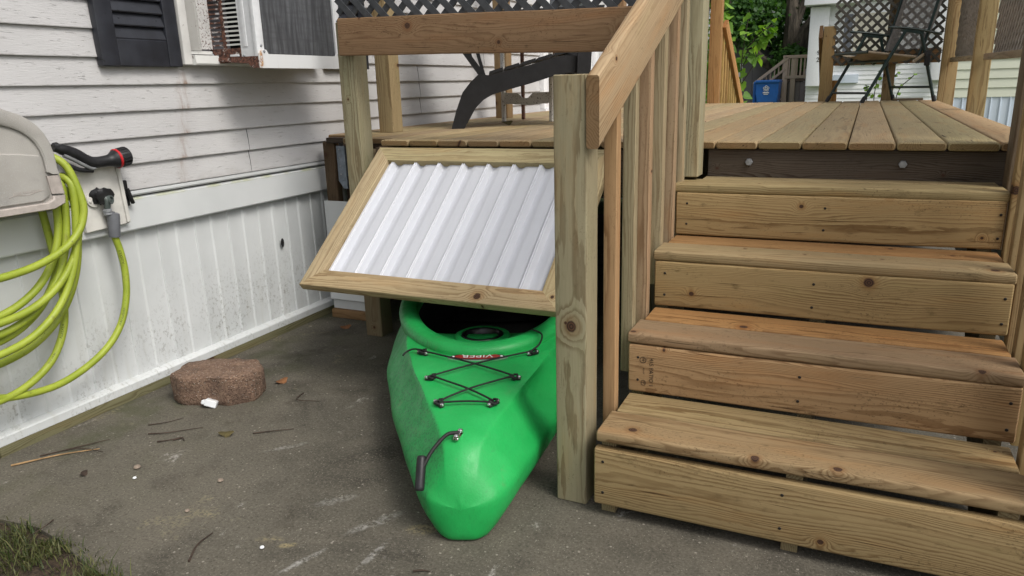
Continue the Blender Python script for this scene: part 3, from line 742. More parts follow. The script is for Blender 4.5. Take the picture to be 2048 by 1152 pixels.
# drip pan: notched tabs at both ends of the rear lip, torn lip along the side
m = MB()
ya, yb = AY0 - .004, AY1 - .024
m.prism([(ya, 1.222), (ya + .01, 1.220), (yb - .012, 1.220), (yb, 1.232), (yb, 1.288), (yb - .022, 1.288), (yb - .034, 1.274), (ya + .055, 1.274), (ya + .044, 1.290), (ya + .022, 1.290), (ya, 1.276)],
        lambda a, b, d: (d, a, b), AX + .0035, AX + .0075)
pan = obj("drip_pan", m, M['pan'], ac, ang=30)
m = MB(); N = 18; r1, r2 = [], []
for i in range(N + 1):
    t = i / N; x = AX + .006 - t * .25
    lo = 1.220 + (.0 if t < .12 else .020 * min(1, (t - .12) / .12)) + .026 * max(0, t - .3) + .004 * noise.noise(Vector((t * 9, 1, 0)))
    r1.append((x, AY0 - .006 - .002 * noise.noise(Vector((t * 7, 4, 0))), min(lo, 1.262))); r2.append((x, AY0 - .003, 1.266))
m.grid([r1, r2]); m.grid([[(a, b + .003, c) for a, b, c in r1], [(a, b + .003, c) for a, b, c in r2]], flip=True)
m.box(WX + .04, AY0 - .003, 1.262, AX, AY1 - .01, 1.266)
obj("side_lip", m, M['ac_rust_heavy'], pan)
m = MB()
for (x, y, zc, ax) in ((AX + .003, AY0 + .018, 1.305, 'Y'), (AX + .008, AY0 + .027, 1.283, 'Y'), (AX + .008, AY1 - .034, 1.280, 'Y')):
    m.lathe([(0, .004), (.004, .0035), (.006, .001), (.006, -.001)], Matrix.Translation((x, y, zc)) @ Matrix.Rotation(R(90), 4, 'Y'), 12)
for (x, zc) in ((-2.262, 1.270), (-2.43, 1.278)):
    m.lathe([(0, .004), (.004, .0035), (.006, .001), (.006, -.001)], Matrix.Translation((x, AY0 - .001, zc)) @ Matrix.Rotation(R(90), 4, 'X'), 12)
each("screw", m, M['steel'], ac)
m = MB(); m.tube(smooth_path([(AX + .010, AY1 - .030, 1.305), (AX + .012, AY1 - .034, 1.296), (AX + .012, AY1 - .028, 1.288), (AX + .012, AY1 - .012, 1.288), (AX + .011, AY1 - .002, 1.284), (AX + .010, AY1 + .002, 1.268)], 4), .0012, 6)
obj("wire_clip", m, M['rust'], ac)

# ------------------------------------------------------------------ hose cabinet on the wall
reel = thing("hose_cabinet", "speckled taupe resin hose cabinet hung on the white wall", "hose cabinet", (WX, 1.3, .8))
def arc_outline(yc, hw, zb, zs, zt, n=14):
    """flat bottomed box with an arched top, ccw in (y, z)"""
    p = [(yc - hw, zb), (yc + hw, zb), (yc + hw, zs)]
    for i in range(1, n):
        a = math.pi * i / n; e = .62
        c, s_ = math.cos(a), math.sin(a)
        p.append((yc + hw * math.copysign(abs(c) ** e, c), zs + (zt - zs) * s_ ** .8))
    p.append((yc - hw, zs)); return p
def loft_yz(m, outs, xs):
    idx = m.grid([[(x, a, b) for a, b in o] for o, x in zip(outs, xs)], close_u=True)
    m.f(*idx[-1])
yc = 1.185; XF = -2.30
def curved(o, amp=.03): return o
m = MB()
base = [(yc - .32, .80), (yc - .32 + .02, .785), (yc + .30, .785), (yc + .336, .80), (yc + .343, .83), (yc + .338, .90)]
top = []
for i in range(15):
    a = math.pi * i / 14; c, s_ = math.cos(a), math.sin(a)
    top.append((yc + .330 * math.copysign(abs(c) ** .6, c), .90 + .218 * s_ ** .75))
body = base + top + [(yc - .338, .83)]
def inset(o, d, cy=yc, cz=.93):
    return [(cy + (a - cy) * (1 - d / .33), cz + (b - cz) * (1 - d / .15)) for a, b in o]
loft_yz(m, [body, body, inset(body, .004), inset(body, .014)], [WX + .015, XF - .014, XF - .004, XF])
obj("shell", m, M['reel'], reel)
# raised outer arch, inner raised arch and bottom rim
def band(m, o_out, o_in, x0, x1, bev=.004):
    mid1 = [(a + (c - a) * .12, b + (d - b) * .12) for (a, b), (c, d) in zip(o_out, o_in)]
    mid2 = [(a + (c - a) * .88, b + (d - b) * .88) for (a, b), (c, d) in zip(o_out, o_in)]
    m.grid([[(x0, *q) for q in o_out], [(x1 - bev, *q) for q in o_out], [(x1, *q) for q in mid1], [(x1, *q) for q in mid2], [(x1 - bev, *q) for q in o_in], [(x0, *q) for q in o_in]])
def arch(hw, zs, zt, e=.55, n=20):
    o = []
    for i in range(n + 1):
        a = math.pi * i / n; c, s_ = math.cos(a), math.sin(a)
        o.append((yc + hw * math.copysign(abs(c) ** e, c), zs + (zt - zs) * s_ ** .72))
    return o
m = MB()
band(m, [(yc + .328, .897)] + arch(.324, .905, 1.112, .6), [(yc + .300, .897)] + arch(.288, .905, 1.068, .6), XF - .003, XF + .012)
obj("arch_band", m, M['reel'], reel)
m = MB()
band(m, [(yc + .335, .833), (yc + .325, .893)], [(yc + .293, .837), (yc + .287, .893)], XF - .003, XF + .009)
m2 = [(yc - .31, .790), (yc + .29, .789), (yc + .328, .803), (yc + .333, .829)]; m3 = [(yc - .31, .815), (yc + .27, .812), (yc + .290, .820), (yc + .293, .831)]
band(m, m2, m3, XF - .003, XF + .013)
obj("bottom_rim", m, M['reel_rim'], reel)
m = MB()
pan_o = [(yc - .28, .820), (yc + .262, .818), (yc + .286, .832), (yc + .282, .940)]
for i in range(11):
    t = i / 10; pan_o.append((yc + .276 - t * .556, .950 + .030 * math.sin(math.pi * (t * .95 + .03)) ** .6))
pan_i = inset(pan_o, .006, yc, .9)
loft_yz(m, [pan_o, pan_o, pan_i], [XF - .002, XF + .004, XF + .008])
pl = obj("door_panel", m, M['reel'], reel)
m = MB()
text_mesh("hOSE HANDLER", .0115, lambda x, y, z: (XF + .0086 + z * .3, yc + .215 + x * 1.05, .8515 + y + .02 * x), m, .0006)
m.tube([(XF + .0085, yc + .16 + .011 * i, .8425 + .003 * math.sin(i * .9) + .0007 * i) for i in range(11)], .0008, 6)
obj("lettering", m, M['reel_rim'], pl)
m = MB()
m.box(WX + .0, yc - .10, .82, WX + .07, yc + .10, .98); obj("wall_bracket", m, M['reel_rim'], reel)

# ------------------------------------------------------------------ garden hose
HX = -2.355
loops = []
rh = .0122
def loop(yr, zlow, zt, x, yl=None, lean=0.0):
    """one hanging bight: up on the right behind the cabinet, down round and off to the left"""
    yl = yl if yl is not None else 2 * 1.185 - yr
    ym = (yr + yl) / 2
    pts = []
    for i in range(13):
        a = math.pi * i / 12
        c, s_ = math.cos(a), math.sin(a)
        pts.append((x + lean * s_, ym + (yr - ym) * math.copysign(abs(c) ** .75, c), zt - (zt - zlow) * s_ ** .85))
    return [Vector(p) for p in pts]
mh = MB()
paths = []
bights = [(1.576, .610, .80, HX + .055), (1.578, .470, .86, HX + .034), (1.522, .478, .84, HX + .006), (1.545, .425, .86, HX + .012), (1.540, .395, .86, HX - .010),
          (1.5595, .3745, .86, HX + .038), (1.590, .330, .80, HX - .012)]
full = []
left_y = 1.185
for i, (yr, zl, zt, x) in enumerate(bights):
    L = loop(yr, zl, zt, x, yl=.80 - .012 * i)
    if i % 2: L = L[::-1]
    full += ([] if i == 0 else [])
    full += L
    # cross over the hanger to the next bight
    if i < len(bights) - 1:
        e = L[-1]; full.append(Vector((-2.385, e.y + (.02 if e.y < 1.1 else -.02), .875)))
start = [Vector((-2.375, 1.500, .965)), Vector((-2.345, 1.535, .945)), Vector((-2.320, 1.562, .905))]
path_all = smooth_path(start + full, 6)
tail = smooth_path([(-2.408, 1.748, .640), (-2.405, 1.757, .585), (-2.402, 1.760, .510), (-2.398, 1.745, .420), (-2.395, 1.705, .330), (-2.395, 1.64, .262), (-2.395, 1.545, .215),
                    (-2.393, 1.435, .192), (-2.390, 1.32, .202), (-2.385, 1.22, .235), (-2.375, 1.08, .33), (-2.37, .95, .5)], 8)
fly = smooth_path([(-2.40, 1.50, .80), (-2.402, 1.512, .65), (-2.403, 1.518, .50), (-2.403, 1.500, .38), (-2.398, 1.44, .285), (-2.392, 1.35, .232), (-2.385, 1.25, .214), (-2.378, 1.15, .23), (-2.37, 1.0, .33), (-2.37, .9, .55)], 8)
hose = thing("garden_hose", "lime green garden hose hanging in loops and running to the wall tap", "hose", (-2.35, 1.4, .2))
mh.tube(path_all, rh, 12); mh.tube(tail, rh, 12); mh.tube(fly, rh, 12)
obj("tube", mh, M['hose'], hose)
m = MB(); m.lathe([(.0, -.002), (.0185, -.002), (.0195, .004), (.0215, .07), (.0205, .082), (.0135, .086)], Matrix.Translation((-2.408, 1.747, .641)) @ Matrix.Rotation(R(-7), 4, 'X') , 20)
m.lathe([(.0145, .060), (.0152, .084), (.013, .09)], Matrix.Translation((-2.408, 1.747, .641)), 12)
obj("strain_sleeve", m, M['grey_rubber'], hose)
m = MB(); m.lathe([(.013, .0), (.0155, .002), (.0155, .007), (.012, .009), (.0150, .011), (.0150, .020), (.010, .022)], Matrix.Translation((-2.408, 1.738, .722)) @ Matrix.Rotation(R(6), 4, 'X'), 16)
obj("coupling", m, M['steel'], hose)
def text_on(path, s0, body, size, mb, ang):
    acc = [0]
    for a, b in zip(path, path[1:]): acc.append(acc[-1] + (b - a).length)
    def fn(x, y, z):
        s_ = min(max(s0 + x, 0), acc[-1] - .001)
        k = max(i for i in range(len(acc) - 1) if acc[i] <= s_)
        t = (s_ - acc[k]) / (acc[k + 1] - acc[k]); P = path[k].lerp(path[k + 1], t); T = (path[k + 1] - path[k]).normalized()
        nn = Vector((math.cos(ang), 0, 0)) + Vector((0, 0, 1)).cross(T) * 0
        o1 = Vector((1, -.45, .35)); o1 = (o1 - T * o1.dot(T)).normalized(); o2 = T.cross(o1)
        th = y / rh + ang
        return P + (o1 * math.cos(th) + o2 * math.sin(th)) * (rh + .0003 + z * .2)
    text_mesh(body, size, fn, mb, .0005)
m = MB()
for pth, s0, body, sz in ((tail, .075, "FLEXZILLA", .011), (tail, .30, "FLEXZILLA 5/8 IN", .009), (fly, .44, "FLEXZILLA", .011), (fly, .54, "5/8 IN x 50 FT", .007)):
    m = MB(); text_on(pth, s0, body, sz, m, .25); obj("print", m, M['hose_ink'], hose)

# ------------------------------------------------------------------ tap and spray nozzle
tap = thing("water_tap", "weathered tap wrapped in black plastic on a bent white plate", "tap", (WX, 1.73, .66))
m = MB(); Mx = Matrix.Translation((WX + .020, 1.745, .775)) @ Matrix.Rotation(R(2.5), 4, 'X')
m.box(-.02, -.085, -.105, .006, .088, .118, .003, Mx)
pt = obj("mounting_plate", m, M['fixture'], tap)
m = MB(); m.box(.006, .074, -.10, .014, .088, .118, .002, Mx); m.box(.006, -.085, .108, .012, .074, .118, .002, Mx)
obj("raised_edge", m, M['fixture'], pt)
m = MB(); m.box(WX + .012, 1.838, .735, WX + .022, 1.856, .83, .003); m.tube([(WX + .03, 1.845, .80), (WX + .034, 1.85, .77), (WX + .028, 1.862, .745)], .008, 6)
obj("foam_strip", m, M['tape'], tap)
m = MB(); m.lathe([(0, .0), (.028, .0), (.028, .007), (.018, .010), (.0, .010)], Matrix.Translation((WX + .027, 1.712, .780)) @ Matrix.Rotation(R(90), 4, 'Y') @ Matrix.Scale(1.15, 4, (0, 1, 0)), 20)
m.lathe([(0, .004), (.004, .003), (.005, 0)], Matrix.Translation((WX + .036, 1.69, .775)) @ Matrix.Rotation(R(90), 4, 'Y'), 10)
obj("flange", m, M['fixture'], tap)
m = MB(); rows = []
for i in range(9):
    a = i / 8; row = []
    for k in range(16):
        b = 2 * math.pi * k / 16; q = Vector((math.cos(b), math.sin(b), a * 3))
        r_ = (.027 + .007 * math.sin(a * 9)) * (1 + .45 * noise.noise(q * 2.2)) * (1 if 0 < i < 8 else .4)
        row.append((WX + .030 + .032 * a, 1.722 + .014 * a + r_ * math.cos(b), .787 + .003 * a + r_ * math.sin(b) * .9))
    rows.append(row)
idx = m.grid(rows, close_u=True); m.f(*reversed(idx[0])); m.f(*idx[-1])
obj("plastic_wrap", m, M['tape'], tap)
m = MB(); m.tube([(WX + .05, 1.735, .783), (WX + .062, 1.738, .776), (WX + .052, 1.738, .745)], [.013, .0125, .011], 12)
m.lathe([(0, .0), (.0155, .0), (.0155, .026), (.0105, .026), (.0105, .015), (0, .015)], Matrix.Translation((WX + .046, 1.737, .775)) @ Matrix.Rotation(R(24), 4, 'Z') @ Matrix.Rotation(R(90), 4, 'Y'), 18, cap=False)
obj("valve_body", m, M['brass'], tap)
noz = thing("spray_nozzle", "black hose nozzle with red band lying on top of the tap plate", "hose nozzle", (-2.40, 1.7, .9))
m = MB(); A = Vector((-2.40, 1.578, .972)); B = Vector((-2.398, 1.700, .912)); C_ = Vector((-2.394, 1.757, .910)); D_ = Vector((-2.390, 1.790, .914))
m.tube(smooth_path([A, A.lerp(B, .5) + Vector((0, .004, .006)), B, C_, D_], 5), [.014] * 2 + [.0185] * 7 + [.0195] * 6 + [.020, .021, .023, .026, .030, .033], 16)
obj("handle", m, M['black'], noz)
ax = (Vector((-2.386, 1.842, .922)) - D_).normalized(); Q = ax.to_track_quat('Z', 'Y').to_matrix().to_4x4()
m = MB(); m.lathe([(.031, -.002), (.0345, .000), (.0345, .007), (.031, .009)], Matrix.Translation(D_) @ Q, 24); obj("red_band", m, M['red'], noz)
m = MB(); prof_ = []
for r_, zc in ((.031, .006), (.0325, .010), (.0325, .044), (.028, .048), (.0, .046)): prof_.append((r_, zc))
m.lathe(prof_, Matrix.Translation(D_) @ Q, 24)
for k in range(18):
    a = 2 * math.pi * k / 18; m.box(.0315, -.0022, .013, .0345, .0022, .042, .0006, Matrix.Translation(D_) @ Q @ Matrix.Rotation(a, 4, 'Z'))
obj("spray_head", m, M['black'], noz)
m = MB(); m.tube(smooth_path([A + Vector((.008, .025, -.028)), A.lerp(B, .5) + Vector((.010, 0, -.020)), B + Vector((.008, -.012, -.020)), B + Vector((.004, .008, -.022))], 5), .0065, 10)
obj("grip_lever", m, M['nozzle_grey'], noz)
m = MB(); m.tube(smooth_path([A + Vector((.004, .01, -.045)), A.lerp(B, .55) + Vector((.006, 0, -.046)), B + Vector((.0, .0, -.030))], 5), .008, 10); m.lathe([(.010, 0), (.0135, .004), (.0135, .016), (.010, .02)], Matrix.Translation(A) @ Q, 14)
obj("trigger", m, M['black'], noz)

# ------------------------------------------------------------------ small things on the slab
paver = MB(); rg = random.Random(2)
outl = [(-.165, -.055), (-.115, -.098), (.075, -.110), (.160, -.060), (.165, .035), (.115, .098), (-.075, .110), (-.150, .065)]
def dense(o, n):
    r_ = []
    for i in range(len(o)):
        a, b = o[i], o[(i + 1) % len(o)]
        for k in range(n): r_.append((a[0] + (b[0] - a[0]) * k / n, a[1] + (b[1] - a[1]) * k / n))
    return r_
dd = dense(outl, 7); rows = []
for sc, zz in ((.95, 0), (.99, .008), (1, .03), (1, .06), (1, .085), (.985, .097), (.94, .103), (.6, .105), (.25, .105)):
    row = []
    for a, b in dd:
        q = Vector((a * 22, b * 22, zz * 30)); k = .009 * noise.noise(q) + .007 * noise.noise(q * 2.7) + .004 * noise.noise(q * 6)
        notch = -.02 * math.exp(-((a - .02) / .03) ** 2) * (1 if b < 0 else .6) if zz < .1 else 0
        row.append((a * sc * (1 + k * 4), b * sc * (1 + k * 4) - (notch if b < 0 else -notch) * .5, zz + (k * .5 if zz > .09 else 0)))
    rows.append(row)
idx = paver.grid(rows, close_u=True); paver.f(*idx[-1])
po = obj("paver_block", paver, M['paver'], label="rough reddish brown concrete block by the skirting", cat="paving block", ang=50)
po.location = (-2.165, 1.905, 0); po.rotation_euler = (0, 0, R(22)); po.scale = (1, 1, 1.08)
scrap = MB(); scrap.box(-.022, -.016, 0, .022, .016, .026, .003); scrap.box(-.034, -.012, .002, -.0225, .010, .018, .003)
so = obj("plastic_offcut", scrap, M['white_scrap'], label="small white plastic offcut beside the reddish block", cat="plastic piece"); so.location = (-2.115, 1.80, .004); so.rotation_euler = (R(-14), R(20), R(28))
def twig(pts, r, label, mat='twig', nm="twig"):
    m = MB(); P = smooth_path([(x, y, z) for x, y, z in pts], 6); n_ = len(P)
    m.tube(P, [r * (1 - .65 * i / n_) for i in range(n_)], 6)
    o = obj(nm, m, M[mat], label=label, cat="twig", group="twigs strewn on the slab")
# (positions measured on the slab)
TW = [((-2.36, 1.22, .006), (-2.28, 1.33, .006), (-2.20, 1.41, .004), .0032, 'straw', "long straw coloured stem lying by the skirting board"),
      ((-2.34, 1.30, .004), (-2.27, 1.38, .006), (-2.17, 1.40, .004), .0022, 'twig', "thin dark twig curving beside the straw coloured stem"),
      ((-2.30, 1.36, .004), (-2.25, 1.43, .006), (-2.23, 1.47, .004), .0022, 'twig', "short dark twig between the straw stem and the skirting"),
      ((-2.14, 1.55, .004), (-2.08, 1.58, .006), (-2.00, 1.66, .004), .0024, 'twig', "long bent twig on open concrete in front of the block"),
      ((-2.02, 1.55, .004), (-2.00, 1.57, .006), (-1.98, 1.56, .004), .0036, 'twig', "thick stubby curved twig nearest the middle of the slab"),
      ((-2.06, 1.52, .004), (-2.04, 1.53, .006), (-2.02, 1.555, .004), .0030, 'twig', "tiny forked looking dark twig left of the stubby one"),
      ((-1.80, 1.69, .004), (-1.74, 1.73, .006), (-1.69, 1.77, .004), .0024, 'twig', "straight reddish twig alone on the open slab"),
      ((-1.87, 2.03, .004), (-1.84, 1.96, .010), (-1.76, 1.99, .004), .0026, 'twig', "hooked twig between the block and the kayak"),
      ((-1.43, 1.085, .004), (-1.46, 1.14, .008), (-1.47, 1.20, .004), .0034, 'twig', "dark twig at the front of the slab near the grass"),
      ((-.89, 1.27, .004), (-.87, 1.28, .005), (-.85, 1.285, .004), .0030, 'twig', "short black twig in front of the kayak's bow"),
      ((-1.93, 1.07, .006), (-1.90, 1.03, .018), (-1.91, .985, .008), .0022, 'twig', "grey twig lying across the grass edge"),
      ((-2.20, 1.60, .004), (-2.15, 1.64, .006), (-2.13, 1.69, .004), .0020, 'twig', "thin twig under the front edge of the block")]
for a, b, c, r_, mt, lb in TW: twig((a, b, c), r_, lb, mt)
def leaf_obj(x, y, z, s, rz, tilt, mat, label, nm="dry_leaf"):
    m = MB(); o = []
    for i in range(14):
        a = 2 * math.pi * i / 14; rr = s * (.62 + .38 * abs(math.cos(a * 2.5)))
        o.append((rr * math.cos(a), rr * math.sin(a) * .65, .25 * s * math.sin(a * 2 + 1) + .1 * s))
    c = m.v((0, 0, .28 * s)); i_ = [m.v(p) for p in o]
    for k in range(14): m.f(c, i_[k], i_[(k + 1) % 14])
    ob = obj(nm, m, M[mat], label=label, cat="leaf", group="dead leaves lying about"); ob.location = (x, y, z); ob.rotation_euler = (tilt, 0, rz)
leaf_obj(-1.88, 1.65, .006, .030, .3, .1, 'leaf_dry', "olive dry leaf lying flat on the open slab")
leaf_obj(-2.03, 2.085, .006, .030, 1.2, .2, 'leaf_red', "tan leaf just behind the reddish block")
leaf_obj(-2.09, 1.275, .005, .018, 2, .5, 'twig', "small black curled leaf near the straw coloured stem")
leaf_obj(-1.80, 3.78, .925, .036, .6, .3, 'leaf_dry', "curled leaf on the deck boards beside the black chair")
leaf_obj(-2.22, 2.75, .005, .03, .6, .3, 'leaf_red', "reddish leaf in the damp corner by the deck post")
def pebble(x, y, s, label, mat='stone'):
    m = MB(); m.lathe([(0, -.3), (.6, -.25), (1, .1), (.8, .55), (.3, .75), (0, .78)], Matrix.Scale(s, 4), 9)
    m.V = [(a * (1 + .3 * noise.noise(Vector((a, b, c)) * 90)), b * (1.0 + .4 * noise.noise(Vector((c, a, b)) * 70)), c) for a, b, c in m.V]
    o = obj("pebble", m, M[mat], label=label, cat="stone", group="pebbles on the slab"); o.location = (x, y, .004)
pebble(-1.97, 1.37, .011, "rounded tan pebble left of the olive leaf"); pebble(-1.66, 1.41, .009, "small pinkish pebble on the open slab"); pebble(-1.92, 1.32, .006, "tiny pale pebble near the rounded tan one", 'white_scrap')
pebble(-1.62, 1.25, .007, "flat grey pebble towards the front of the slab"); pebble(-1.30, 1.20, .006, "tiny white pebble in front of the kayak's left side", 'white_scrap')

# ------------------------------------------------------------------ kayak
KP = Vector((-.846, 1.445, 0)); KU = Vector((-.384, .923, 0)).normalized(); KV = Vector((KU.y, -KU.x, 0))
kay = thing("kayak", "green plastic kayak pushed bow first out from under the hatch", "kayak", KP)
def K(s, t, z): return KP + KU * s + KV * t + Vector((0, 0, z))
def itp(tab, s):
    if s <= tab[0][0]: return tab[0][1]
    for (a, b), (c, d) in zip(tab, tab[1:]):
        if s <= c:
            t = (s - a) / (c - a); t = t * t * (3 - 2 * t) * .35 + t * .65
            return b + (d - b) * t
    return tab[-1][1]
LK = 3.0
T_m = [(-.034, .028), (-.028, .058), (-.015, .086), (.01, .106), (.05, .128), (.10, .150), (.25, .204), (.47, .278), (.79, .356), (1.1, .382), (1.6, .375), (2.1, .33), (2.6, .19), (2.9, .06), (3.0, .01)]
T_zs = [(-.034, .105), (.0, .118), (.1, .135), (.3, .15), (.8, .165), (1.6, .17), (2.6, .16), (3, .16)]
T_d = [(-.034, .006), (-.02, .03), (0, .040), (.05, .046), (.094, .062), (.15, .080), (.3, .135), (.5, .205), (.69, .257), (1.0, .300), (1.6, .310), (2.2, .25), (2.7, .10), (3.0, .008)]
T_zd = [(-.034, .112), (-.02, .145), (0, .175), (.03, .212), (.06, .238), (.1, .248), (.15, .256), (.3, .272), (.69, .292), (1.2, .30), (2.4, .28), (3.0, .22)]
T_zc = [(-.034, .118), (-.02, .155), (0, .190), (.03, .224), (.06, .246), (.1, .257), (.15, .264), (.3, .280), (.69, .300), (1.2, .315), (2.4, .30), (3.0, .23)]
T_b = [(-.034, .022), (-.02, .050), (0, .070), (.03, .084), (.10, .102), (.36, .180), (.6, .240), (1, .30), (1.6, .31), (2.2, .25), (2.8, .06), (3, .006)]
T_k = [(-.034, .045), (-.030, .016), (-.022, .004), (-.01, .0), (.06, .0), (2.8, .0), (2.95, .05), (3.0, .14)]
SC, RA, RB = 1.22, .315, .635          # cockpit centre, half width, half length
SH = SC - RB
def rimw(s):
    q = (s - SC) / RB
    return RA * math.sqrt(max(0, 1 - q * q)) if abs(q) < 1 else 0.0
ss = [-.034, -.030, -.022, -.012, .0, .015, .03, .05, .08, .11, .15, .20, .26, .32, .38, .44, .50, .55]
ss += [SC - RB * math.cos(math.pi * i / 26) for i in range(27)] + [1.92, 2.02, 2.15, 2.3, 2.45, 2.6, 2.75, 2.86, 2.94, 3.0]
hull = MB(); halfrows = {1: [], -1: []}
for sg in (1, -1):
    for s_ in ss:
        mm, zs, d, zd, zc, b, k = (itp(t, s_) for t in (T_m, T_zs, T_d, T_zd, T_zc, T_b, T_k))
        rw_ = rimw(s_); d = max(d, rw_ + .010 if rw_ > 0 else 0); mm = max(mm, d + .02)
        cv = .062 * math.exp(-((s_ - .43) / .10) ** 2) + .014 * math.exp(-((s_ - .85) / .2) ** 2)      # hollow in the flank
        if sg < 0: cv *= .25
        pts = [(0, k), (b * .55, k), (b * .92, k + .004), (b + (mm - b) * .35, k + .030 + (zs - k) * .08), (b + (mm - b) * .80, k + (zs - k) * .52), (mm, zs - .012), (mm - .001, zs + .006)]
        for t in (.3, .62, .9): pts.append((mm + (d - mm) * t - cv * math.sin(math.pi * t) , zs + (zd - zs) * (t ** .92)))
        pts += [(d + (mm - d) * .02, zd)]
        e = d - rw_
        for t in (.10, .45, .8, 1.0):
            zz = zd + (zc - zd) * (1 - (1 - t) ** 2)
            if rw_ > 0: zz = zd + (.296 + .010 * min(1, (s_ - SH) / .4) - zd) * t
            pts.append((d - e * t, zz))
        halfrows[sg].append([K(s_, sg * a, zc_) for a, zc_ in pts])
        if s_ == ss[0]: halfrows[sg].insert(0, [K(s_ - .001, sg * a * .02, .10 + (zc_ - .10) * .02) for a, zc_ in pts])
hull.grid(halfrows[1], flip=True); hull.grid(halfrows[-1])
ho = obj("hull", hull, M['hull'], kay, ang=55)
# weld the mirrored halves, then round everything off
import bmesh
bm = bmesh.new(); bm.from_mesh(ho.data); bmesh.ops.remove_doubles(bm, verts=bm.verts, dist=.0004); bmesh.ops.recalc_face_normals(bm, faces=bm.faces); bm.to_mesh(ho.data); bm.free()
ho.data.polygons.foreach_set("use_smooth", [True] * len(ho.data.polygons))
sm = ho.modifiers.new("round", 'SUBSURF'); sm.levels = 1; sm.render_levels = 1
# coaming: a rounded raised band swept round the cockpit
rim = MB(); rows = []
NR = 96
prf = [(.040, -.020), (.043, .002), (.038, .016), (.026, .024), (.0, .0265), (-.020, .0225), (-.028, .013), (-.030, .000), (-.027, -.030), (-.020, -.055)]
for i in range(NR):
    a = 2 * math.pi * i / NR
    c, s_ = math.cos(a), math.sin(a)
    px, py = RB * c, RA * s_
    nx, ny = c / RB, s_ / RA; L_ = math.hypot(nx, ny); nx /= L_; ny /= L_
    zb = .299 + .012 * (1 - c) * .5
    rows.append([K(SC - px - nx * o - nx * .004, py + ny * o, zb + h) for o, h in prf])
rim.grid(rows, close_v=True)
obj("coaming", rim, M['hull'], kay, ang=50)
# dash inside the front of the cockpit with its cup well, and a black sheet painting in the shade behind
dash = MB(); rows = []
for j in range(9):
    sj = SH + .02 + j * .034
    row = []
    for i in range(17):
        t = -1 + i / 8
        wv_ = max(.01, rimw(sj + .012) - .022)
        row.append(K(sj, t * wv_, .284 - .018 * (1 - abs(t) ** 4) * min(1, j / 2) + (.0 if abs(t) < .9 else .006) - (.0 if j < 8 else .03)))
    rows.append(row)
dash.grid(rows)
dj = [K(SH + .02 + 8 * .034 + .006, (-1 + i / 8) * (rimw(SH + .3) - .022), .16) for i in range(17)]
dash.grid([rows[-1], dj])
obj("dash", dash, M['hull'], kay, ang=60)
cupr = MB(); CM = Matrix.Translation(K(.815, -.008, .268))
cupr.lathe([(.098, -.004), (.098, .004), (.090, .008), (.078, .008), (.074, .003)], CM, 40, cap=False); obj("cup_surround", cupr, M['hull'], kay)
cupr = MB(); cupr.lathe([(.076, .004), (.073, .009), (.062, .009), (.058, .004), (.054, -.030), (0, -.032)], CM, 36, cap=False)
obj("cup_holder", cupr, M['cup'], kay)
seat = MB(); rows = []
for j in range(7):
    t = j / 6; rows.append([K(1.55 + .28 * t, (i / 6 - .5) * .42, .08 + (.30 * max(0, t - .55) ** 1.2) + .02 * abs(i / 6 - .5)) for i in range(7)])
seat.grid(rows); obj("seat", seat, M['black'], kay)
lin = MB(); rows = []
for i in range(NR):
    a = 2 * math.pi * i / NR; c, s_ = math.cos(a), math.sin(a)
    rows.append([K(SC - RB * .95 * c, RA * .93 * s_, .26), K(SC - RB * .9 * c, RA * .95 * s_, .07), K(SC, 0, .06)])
lin.grid([r for r in rows[12:85]]); obj("cockpit_shade", lin, M['void'], kay)
def deckz(s, t):
    d, zd, zc = itp(T_d, s), itp(T_zd, s), itp(T_zc, s); q = min(1, abs(t) / d)
    return zd + (zc - zd) * (1 - q ** 2)
# bungee with its pad eyes
F4 = [(.575, -.182), (.563, .176)]; F3 = [(.385, -.125), (.380, .122)]; F2 = [(.226, -.082), (.224, .071)]
def DP(st, h=.012): return K(st[0], st[1], deckz(*st) + h)
cord = MB()
def strand(a, b, sag=.0):
    P = [DP((a[0] + (b[0] - a[0]) * t / 8, a[1] + (b[1] - a[1]) * t / 8), .013) for t in range(9)]
    cord.tube(P, .0030, 8)
strand(F4[0], F3[1]); strand(F4[1], F3[0]); strand(F3[0], F2[1]); strand(F3[1], F2[0]); strand((F2[0][0] - .008, F2[0][1] + .004), (F2[1][0] - .008, F2[1][1] - .004))
cord.tube(smooth_path([DP(F4[1], .016), K(.585, .198, .318), K(.64, .205, .331), K(.672, .172, .338)], 6), .0030, 8)
cord.tube(smooth_path([DP(F4[0], .016), K(.59, -.215, .303), K(.588, -.238, .294), K(.573, -.247, .288)], 6), .0030, 8)
for q in F4 + F3 + F2:
    cord.tube([DP((q[0] + .012 * math.cos(a), q[1] + .012 * math.sin(a)), .011 + .004 * math.sin(a * 2)) for a in (0, 1, 2, 3, 4, 5, 6)], .0036, 8)
obj("bungee_cord", cord, M['black_cord'], kay)
for q, ang, dx in ((F4[0], 35, -1), (F4[1], -35, 1), (F3[0], 8, -1), (F3[1], -8, 1), (F2[0], 50, -1), (F2[1], -50, 1)):
    pe = MB(); c = DP(q, .0); rz = math.atan2(KV.y, KV.x)
    MM = Matrix.Translation(c) @ Matrix.Rotation(rz + R(-ang), 4, 'Z')
    single = q in F3
    pe.box(-.020 if not (single and dx > 0) else -.006, -.007, -.002, .020 if not (single and dx < 0) else .006, .007, .008, .003, MM)
    po_ = obj("pad_eye", pe, M['black'], kay)
    bl = MB()
    for bx in ((-.017, .017) if not single else (dx * .016,)):
        bl.lathe([(.0065, .006), (.0062, .010), (.0035, .0125), (0, .013)], MM @ Matrix.Translation((bx, 0, 0)), 12)
    each("bolt", bl, M['chrome'], po_)
